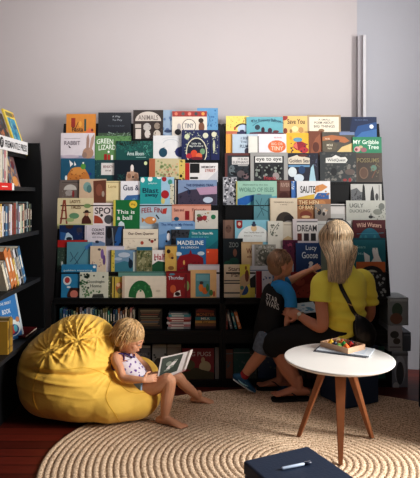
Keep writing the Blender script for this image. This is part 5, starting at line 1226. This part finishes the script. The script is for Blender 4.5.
    # flip-flops
    for a_, sz, yy in ((aL, 1.0, -.06), (aR, .95, .05)):
        d = Vector((-1, yy, 0)).normalized(); sd = Vector((-d.y, d.x, 0)); o0 = Vector((a_.x, a_.y, 0))
        bm = BM(); pts = []
        prof = [(-.075,.030),(-.04,.036),(.02,.034),(.08,.040),(.13,.046),(.165,.042),(.185,.026)]
        L_ = [(o0+d*x*sz+sd*w_*sz) for x, w_ in prof]+[(o0+d*x*sz-sd*w_*sz) for x, w_ in reversed(prof)]
        prism(bm, [(p.x, p.y) for p in L_], .012, .026, axis='z')
        ff = obj('flip_flop', bm, mat((26,24,26),.7,name='black_rubber'), root, world=True)
        bm = BM(); tp = o0+d*.125*sz+Vector((0,0,.030)); top = tp+Vector((0,0,.014))-d*.012
        for k in (-1,1):
            sloft(bm, [tp, top, o0+d*.06*sz+sd*k*.030*sz+Vector((0,0,.072)), o0+d*.005*sz+sd*k*.040*sz+Vector((0,0,.03))], [.004,.004,.004,.004], n=5, seg=8)
        obj('toe_strap', bm, mat((30,26,26),.6,name='strap_rubber'), ff, smooth=True, world=True)
    return hc, f, u, s, shirt, side, bf, pel
WH = woman()

# sunglasses pushed up on her hair
def sunglasses(hc, f, u, s):
    c = hc+u*.122-f*.006
    t = empty('sunglasses', c); tag(t, 'dark sunglasses pushed up on the blonde hair of the woman', 'sunglasses')
    bm = BM()
    for k in (-1,1):
        pts = [c+s*k*(.032+.026*math.cos(a))+u*(.004+.008*math.cos(a)*0)+f*(.020*math.sin(a)) for a in [i*math.pi/9 for i in range(19)]]
        loft(bm, pts, [.0035]*19, seg=8)
        sloft(bm, [c+s*k*.058, c+s*k*.086-u*.022-f*.02, c+s*k*.100-u*.065-f*.045], [.003,.003,.0025], seg=8)
    loft(bm, [c-s*.008, c+s*.008], [.003,.003], seg=8)
    obj('frame', bm, mat((24,20,22),.3,name='tortoise_dark'), t, smooth=True, world=True)
    for k in (-1,1):
        bm = BM(); ellipsoid(bm, c+s*k*.032, (.025,.019,.003), (s,f,u), 18, 8); obj('lens', bm, mat((26,24,30),.1,name='smoke_lens'), t, smooth=True, world=True)
sunglasses(*WH[:4])

# shoulder bag worn by the woman
def shoulder_bag():
    hc, f, u, s, shirt, side, bf, pel = WH
    sv = BVHTree.FromPolygons([v.co+ORG[shirt] for v in shirt.data.vertices], [tuple(p.vertices) for p in shirt.data.polygons])
    t = empty('shoulder_bag', P(360,326,3.68)); tag(t, 'black leather shoulder bag on a long strap across the woman\'s back', 'bag')
    pts = []
    for px, py in [tuple(q) for q in spline([(337,274),(341,287),(347,299),(352,309),(356,317)], 6)]:
        o = Vector((0,0,CAMZ)); d = (P(px, py, 1)-o).normalized(); h = sv.ray_cast(o, d)
        if h[0] is not None: pts.append(h[0]+h[1]*.006)
    bm = BM(); loft(bm, pts, [(.0125,.0028)]*len(pts), side=(1,0,.4), seg=10)
    LE = mat((22,22,25),.35,name='black_leather',bump=.2,bscale=150)
    obj('strap', bm, LE, t, smooth=True, world=True)
    e = pts[int(len(pts)*.62)]
    bm = BM(); rbox(bm, (-.016,-.003,-.004),(.016,.003,.004),.001,1, M=Matrix.Translation(e+Vector((0,-.006,0))) @ Matrix.Rotation(.4,4,'Y')); obj('buckle', bm, mat((200,170,110),.3,metal=.9,name='brass'), t, world=True)
    # slouchy hobo body
    bm = BM()
    c = P(363,330,3.69)
    sloft(bm, [P(357,315,3.69), P(359,320,3.68), P(363,329,3.68), P(367,337,3.685), P(369,343,3.69)], [(.012,.012),(.042,.022),(.070,.034),(.068,.038),(.045,.028)], side=(1,-.1,-.35), seg=24)
    me = fuse(bm, .004, 4)
    for v in me.vertices: v.co += v.normal*.004*noise.noise(v.co*22)
    obj('bag_body', me, LE, t, smooth=True, world=True)
    bm = BM(); sloft(bm, [P(356.5,318,3.665), P(355,326,3.655), P(358,337,3.65)], [.004,.004,.004], seg=8); obj('piping', bm, mat((60,60,66),.3,name='leather_edge'), t, smooth=True, world=True)
    bm = BM(); ring = [P(357,316.5,3.672)+Vector((.012*math.cos(a),0,.012*math.sin(a))) for a in [i*math.pi/8 for i in range(17)]]; loft(bm, ring, [.0022]*17, seg=8); obj('ring', bm, mat((190,190,190),.25,metal=.9,name='nickel'), t, smooth=True, world=True)
shoulder_bag()

# book she holds
def held_book():
    a = P(292,315,3.96); b = P(319,311.5,4.04); c = P(313,301.5,4.10); d = P(291,304,4.02)
    t = empty('picture_book', (a+b+c+d)/4); tag(t, 'pale blue and white picture book in the hand of the seated woman', 'book')
    n = (b-a).cross(d-a).normalized()
    if n.z < 0: n = -n
    bm = BM(); lo = [bm.verts.new(p-n*.012) for p in (a,b,c,d)]; hi = [bm.verts.new(p-n*.010) for p in (a,b,c,d)]
    def hexa(bm, lo, hi):
        bm.faces.new(lo[::-1]); bm.faces.new(hi)
        for i in range(4): bm.faces.new([lo[i],lo[(i+1)%4],hi[(i+1)%4],hi[i]])
        bmesh.ops.recalc_face_normals(bm, faces=bm.faces[:])
    hexa(bm, lo, hi); obj('back_cover', bm, cov((120,160,190)), t, world=True)
    bm = BM(); m_ = (a+b+c+d)/4; ins = [p.lerp(m_, .03) for p in (a,b,c,d)]
    hexa(bm, [bm.verts.new(p-n*.0098) for p in ins], [bm.verts.new(p-n*.0022) for p in ins]); obj('page_block', bm, mat((225,218,200),.8,var=.12,vscale=200,name='page_edges'), t, world=True)
    bm = BM(); hexa(bm, [bm.verts.new(p-n*.002) for p in (a,b,c,d)], [bm.verts.new(p) for p in (a,b,c,d)]); fc = obj('front_cover', bm, cov((196,214,226)), t, world=True)
    bm = BM(); rr = random.Random(9)
    def pt(x, y): return a.lerp(b,x).lerp(d.lerp(c,x), y)
    for k in range(12):
        x, y, r = rr.uniform(.15,.85), rr.uniform(.2,.8), rr.uniform(.05,.12)
        bm.faces.new([bm.verts.new(pt(x+r*math.cos(q*.785),y+r*.7*math.sin(q*.785))+n*(.0006+.0001*k)) for q in range(8)])
    obj('cover_picture', bm, cov((80,150,190)), fc, world=True)
held_book()

# ------------------------------------------------------------------ the boy
def boy():
    SK = skin((206, 150, 122), 'boy_skin')
    root = empty('person', (.41, 4.0, 0)); tag(root, 'toddler boy in a black t-shirt with blue sleeves reaching for a book', 'person')
    f, u, s = frame_of((.90, .36, -.06), (.05, 0, 1))
    hc = P(281.5, 264.5, 3.97); R = .100
    bf = Vector((.8,.6,0)).normalized(); side = Vector((.6,-.8,0)).normalized()
    bm = BM(); add_head(bm, hc, f, u, s, R, True)
    sp = [P(269,333,3.98), P(269.5,322,3.98), P(272,306,3.985), P(275.5,291,3.985), P(278,284,3.98)]
    sloft(bm, sp, [(.085,.075),(.082,.078),(.080,.066),(.082,.058),(.045,.042)], side=side, seg=20)
    sloft(bm, [P(278,285,3.98), P(279.5,279,3.98), hc-u*.05-f*.01], [.045,.038,.042], n=4)
    shN = P(286,289.5,3.91); shF = P(274,288,4.05)
    sloft(bm, [P(279,288,3.95), shN, P(289.5,299,3.89), P(289.5,311,3.875), P(287.5,320,3.87), P(286.5,327,3.87)], [.042,.036,.030,.027,.023,.018], n=6)
    add_hand(bm, P(286.5,327,3.87), (-.12,.05,-1), (.2,.9,0), .56, thumb=-1, curl=18)
    wF = P(311,270,4.10)
    sloft(bm, [P(278,287,4.02), P(283,284,4.05), P(294,278.5,4.07), P(303,273.5,4.085), wF], [.040,.034,.027,.023,.0175], n=6)
    add_hand(bm, wF, P(319,266,4.125)-wF, (.1,.9,-.1), .56, thumb=-1, curl=12)
    aN = P(243.5,376.5,3.985)
    sloft(bm, [P(267,333,3.94), P(264,343,3.94), P(260.5,354,3.95), P(252,365,3.97), aN], [.062,.056,.044,.040,.027], n=6)
    sloft(bm, [P(272,334,4.02), P(277,346,4.04), P(281,357,4.045), P(283,370,4.06), P(284.5,384,4.06)], [.062,.054,.042,.038,.027], n=6)
    tN = Vector((P(250,393,3.98)-P(230,380,3.98)).normalized())
    add_foot(bm, aN+Vector((0,0,0)), tN, .72, up=(.45,0,.9), toes=False)
    add_foot(bm, P(284.5,386,4.06), (1,.4,0), .72, toes=False)
    obj('body', fuse(bm, .0028, 3), SK, root, smooth=True, world=True)
    add_face(root, hc, f, u, s, R, (80,90,110))
    # t-shirt
    bm = BM()
    sloft(bm, [P(267.5,340,3.98), P(268.5,325,3.98), P(271.5,307,3.985), P(275.3,292,3.985), P(277.5,286,3.98)], [(.112,.098),(.104,.092),(.094,.078),(.094,.068),(.056,.050)], side=side, seg=28, flat0=True)
    me = fuse(bm, .0035, 4)
    me.update()
    for v in me.vertices: v.co += v.normal*.004*noise.noise(v.co*12)
    BK = mat((18,19,22),.8,name='black_jersey',var=.3,vscale=20)
    sh = obj('t_shirt', me, BK, root, smooth=True, world=True)
    BL = mat((44,140,205),.75,name='blue_jersey',var=.08,vscale=20,bump=.15,bscale=300)
    bm = BM(); sloft(bm, [P(280.5,287.5,3.94), shN, P(290.2,298,3.887), P(290.6,307.5,3.875)], [.052,.048,.044,.045], n=6, flat1=True, seg=20)
    sloft(bm, [P(273,286.5,3.955), P(279,284.3,3.925), P(286,287,3.905)], [(.030,.012),(.034,.014),(.030,.016)], side=(0,0,1), seg=14)
    me = fuse(bm, .003, 4); me.update()
    for v in me.vertices: v.co += v.normal*.003*noise.noise(v.co*16)
    obj('sleeve', me, BL, sh, smooth=True, world=True)
    bm = BM(); sloft(bm, [P(277,286.5,4.03), P(283,284,4.05), P(289,281,4.06)], [.046,.043,.040], n=6, flat1=True, seg=20); obj('sleeve', fuse(bm, .003, 4), BL, sh, smooth=True, world=True)
    bm = BM(); pts = [P(278.8,282,3.98)+side*.047*math.cos(a)+bf*.045*math.sin(a) for a in [i*math.pi/12 for i in range(25)]]
    loft(bm, pts, [.0055]*25, seg=8); obj('collar', bm, BL, sh, smooth=True, world=True)
    # lettering across the back, on the cloth
    sv = BVHTree.FromPolygons([v.co+ORG[sh] for v in sh.data.vertices], [tuple(p.vertices) for p in sh.data.polygons])
    bm = BM(); o = Vector((0,0,CAMZ))
    def on(px, py):
        d = (P(px, py, 1)-o).normalized(); h = sv.ray_cast(o, d)
        return (h[0]+h[1]*.0025) if h[0] is not None else P(px, py, 3.92)
    add_text(bm, 'STAR', lambda a, b: on(266.5+11*a, 293+5.0*a+6*(1-b)))
    add_text(bm, 'WARS', lambda a, b: on(266.0+13*a, 299.5+4.6*a+6*(1-b)))
    obj('lettering', bm, mat((196,196,194),.7,name='print_white'), sh, world=True)
    # shorts
    bm = BM()
    loft(bm, [P(269,330,3.98), P(268.5,338,3.98)], [(.094,.084),(.098,.088)], side=side, seg=22)
    sloft(bm, [P(267,334,3.945), P(264,343,3.94), P(261,351.5,3.945)], [.070,.068,.066], n=5, flat1=True, seg=20)
    sloft(bm, [P(272,335,4.02), P(276,344,4.035), P(279,352,4.045)], [.070,.066,.064], n=5, flat1=True, seg=20)
    obj('shorts', fuse(bm, .0035, 3), mat((104,116,132),.85,name='faded_denim',var=.6,vscale=45,bump=.2,bscale=300), root, smooth=True, world=True)
    # hair
    rr = random.Random(8); mats = hair_mats((166, 130, 100), 'boy')
    bm = BM(); ellipsoid(bm, hc+u*.026-f*.020, (.0765,.092,.080), (s,f,u), 32, 20); ellipsoid(bm, hc-u*.018-f*.045, (.066,.052,.062), (s,f,u), 24, 14)
    me = fuse(bm, .0035, 3); me.update()
    for v in me.vertices: v.co += v.normal*.0016*noise.noise(Vector((v.co.x*70, v.co.y*70, v.co.z*25)))
    ho = obj('hair', me, mats[1], root, smooth=True, world=True)
    H = []; c0 = hc+u*.026-f*.020
    for i in range(1500):
        az = rr.uniform(-math.pi, math.pi); el = rr.uniform(-.55, 1.5)
        h = -f*math.cos(az)+s*math.sin(az)
        if math.cos(az) < -.1 and el < .35: continue
        if abs(az) > 1.2 and abs(az) < 2.0 and el < .0: continue
        p = c0+h*math.cos(el)*.082+u*math.sin(el)*.080; q = p-c0
        out = q.normalized(); fl = (-u*math.cos(el)+h*math.sin(el)*.8).normalized() if el < 1.2 else (h+f*.3).normalized()
        pts = [p-out*.004, p+out*.0015+fl*.006, p+out*.0025+fl*.014, p+out*.002+fl*.021]
        H.append((pts, .0017, .0006, rr.choice([0,1,1,2,3])))
    strand_mesh('hair_strands', H, mats, ho, seg=4)
    # shoe and sock on the raised foot; the other shoe flat
    def shoe(ank, d, up, sz, sd_):
        d = Vector(d).normalized(); upv = Vector(up); upv = (upv-d*upv.dot(d)).normalized(); w = d.cross(upv)
        a = Vector(ank); sole = a-upv*.072*sz
        bm = BM()
        sloft(bm, [sole-d*.058*sz+upv*.032*sz, sole-d*.01*sz+upv*.046*sz, sole+d*.05*sz+upv*.036*sz, sole+d*.11*sz+upv*.024*sz, sole+d*.155*sz+upv*.018*sz], [(.036*sz,.032*sz),(.040*sz,.046*sz),(.042*sz,.036*sz),(.047*sz,.024*sz),(.038*sz,.016*sz)], side=w, seg=20)
        loft(bm, [a+upv*.012*sz, sole+upv*.04*sz], [.040*sz,.042*sz], seg=18, flat0=True)
        o = obj('shoe', fuse(bm, .003, 3), mat((28,84,118),.6,name='teal_mesh',var=.5,vscale=60), root, smooth=True, world=True)
        bm = BM()
        sloft(bm, [sole-d*.062*sz+upv*.004*sz, sole+upv*.002*sz, sole+d*.07*sz+upv*.003*sz, sole+d*.12*sz+upv*.006*sz, sole+d*.160*sz+upv*.012*sz], [(.036*sz,.010*sz),(.041*sz,.010*sz),(.044*sz,.009*sz),(.047*sz,.009*sz),(.034*sz,.008*sz)], side=w, seg=18)
        obj('sole', bm, mat((206,214,218),.5,name='white_rubber'), o, smooth=True, world=True)
        bm = BM()
        for q in (.035,.055,.075):
            pts = [sole+d*q*sz+w*math.cos(k)*.044*sz+upv*(.020+.050*math.sin(k)-(q-.035)*.45)*sz for k in [.5+.21*i for i in range(11)]]
            loft(bm, pts, [.003*sz]*11, seg=6)
        obj('laces', bm, mat((120,200,215),.6,name='aqua_lace'), o, smooth=True, world=True)
        bm = BM()
        sloft(bm, [sole+w*sd_*.044*sz-d*.03*sz+upv*.03*sz, sole+w*sd_*.046*sz+d*.02*sz+upv*.022*sz, sole+w*sd_*.046*sz+d*.07*sz+upv*.03*sz], [.004*sz,.006*sz,.003*sz], seg=8); obj('stripe', bm, mat((170,220,225),.5,name='pale_stripe'), o, smooth=True, world=True)
    shoe(aN, tN, (.45,0,.9), .76, 1)
    shoe(P(284.5,386,4.06), (1,.4,0), (0,0,1), .76, 1)
    bm = BM(); dd = (P(252,365,3.97)-aN).normalized(); loft(bm, [aN-dd*.005, aN+dd*.03], [.0315,.034], seg=18, flat1=True); obj('sock', bm, mat((150,40,44),.85,name='red_sock'), root, smooth=True, world=True)
boy()

# ------------------------------------------------------------------ light and camera
def area(name, loc, target, sx, sy, power, rgb):
    l = bpy.data.lights.new(name, 'AREA'); l.shape = 'RECTANGLE'; l.size = sx; l.size_y = sy; l.energy = power; l.color = rgb
    o = bpy.data.objects.new(name, l); COL.objects.link(o); o.location = loc
    o.rotation_euler = (Vector(target)-Vector(loc)).to_track_quat('-Z', 'Y').to_euler()
    return o
area('window_light', (3.6, 2.1, 1.9), (-.3, 3.4, .4), 1.4, 1.4, 270, (1.0, .968, .925))
cl = area('upper_wall_fill', (.1, 3.0, 3.14), (.1, 4.6, 2.55), 3.2, .5, 19, (1.0, .99, .985))  # added fill imitating bounce from above, brightens the upper wall; no real window
cl.data.spread = math.radians(100)
w = bpy.data.worlds.new('room_ambience'); SC.world = w; w.use_nodes = True
nt = w.node_tree; bg = nt.nodes['Background']
tc = nt.nodes.new('ShaderNodeTexCoord'); sp = nt.nodes.new('ShaderNodeSeparateXYZ'); cr = nt.nodes.new('ShaderNodeValToRGB')
mr = nt.nodes.new('ShaderNodeMapRange'); mr.inputs[1].default_value = -1; mr.inputs[2].default_value = 1
nt.links.new(tc.outputs['Generated'], sp.inputs[0]); nt.links.new(sp.outputs['Z'], mr.inputs[0]); nt.links.new(mr.outputs[0], cr.inputs[0]); nt.links.new(cr.outputs[0], bg.inputs[0])
cr.color_ramp.elements[0].position = .45; cr.color_ramp.elements[0].color = (.10,.09,.09,1)
cr.color_ramp.elements[1].position = .85; cr.color_ramp.elements[1].color = (.80,.82,.88,1)
bg.inputs[1].default_value = .19

cam = bpy.data.cameras.new('camera'); co = bpy.data.objects.new('camera', cam); COL.objects.link(co)
cam.sensor_fit = 'HORIZONTAL'; cam.sensor_width = 36; cam.lens = 36*F/420
cam.shift_y = -44/420
co.location = (0,0,CAMZ); co.rotation_euler = (math.radians(90),0,0)
SC.camera = co
SC.view_settings.view_transform = 'Standard'; SC.view_settings.look = 'Medium High Contrast'
SC.view_settings.exposure = 0; SC.view_settings.gamma = 1
SC.cycles.use_denoising = True
SC.cycles.max_bounces = 6
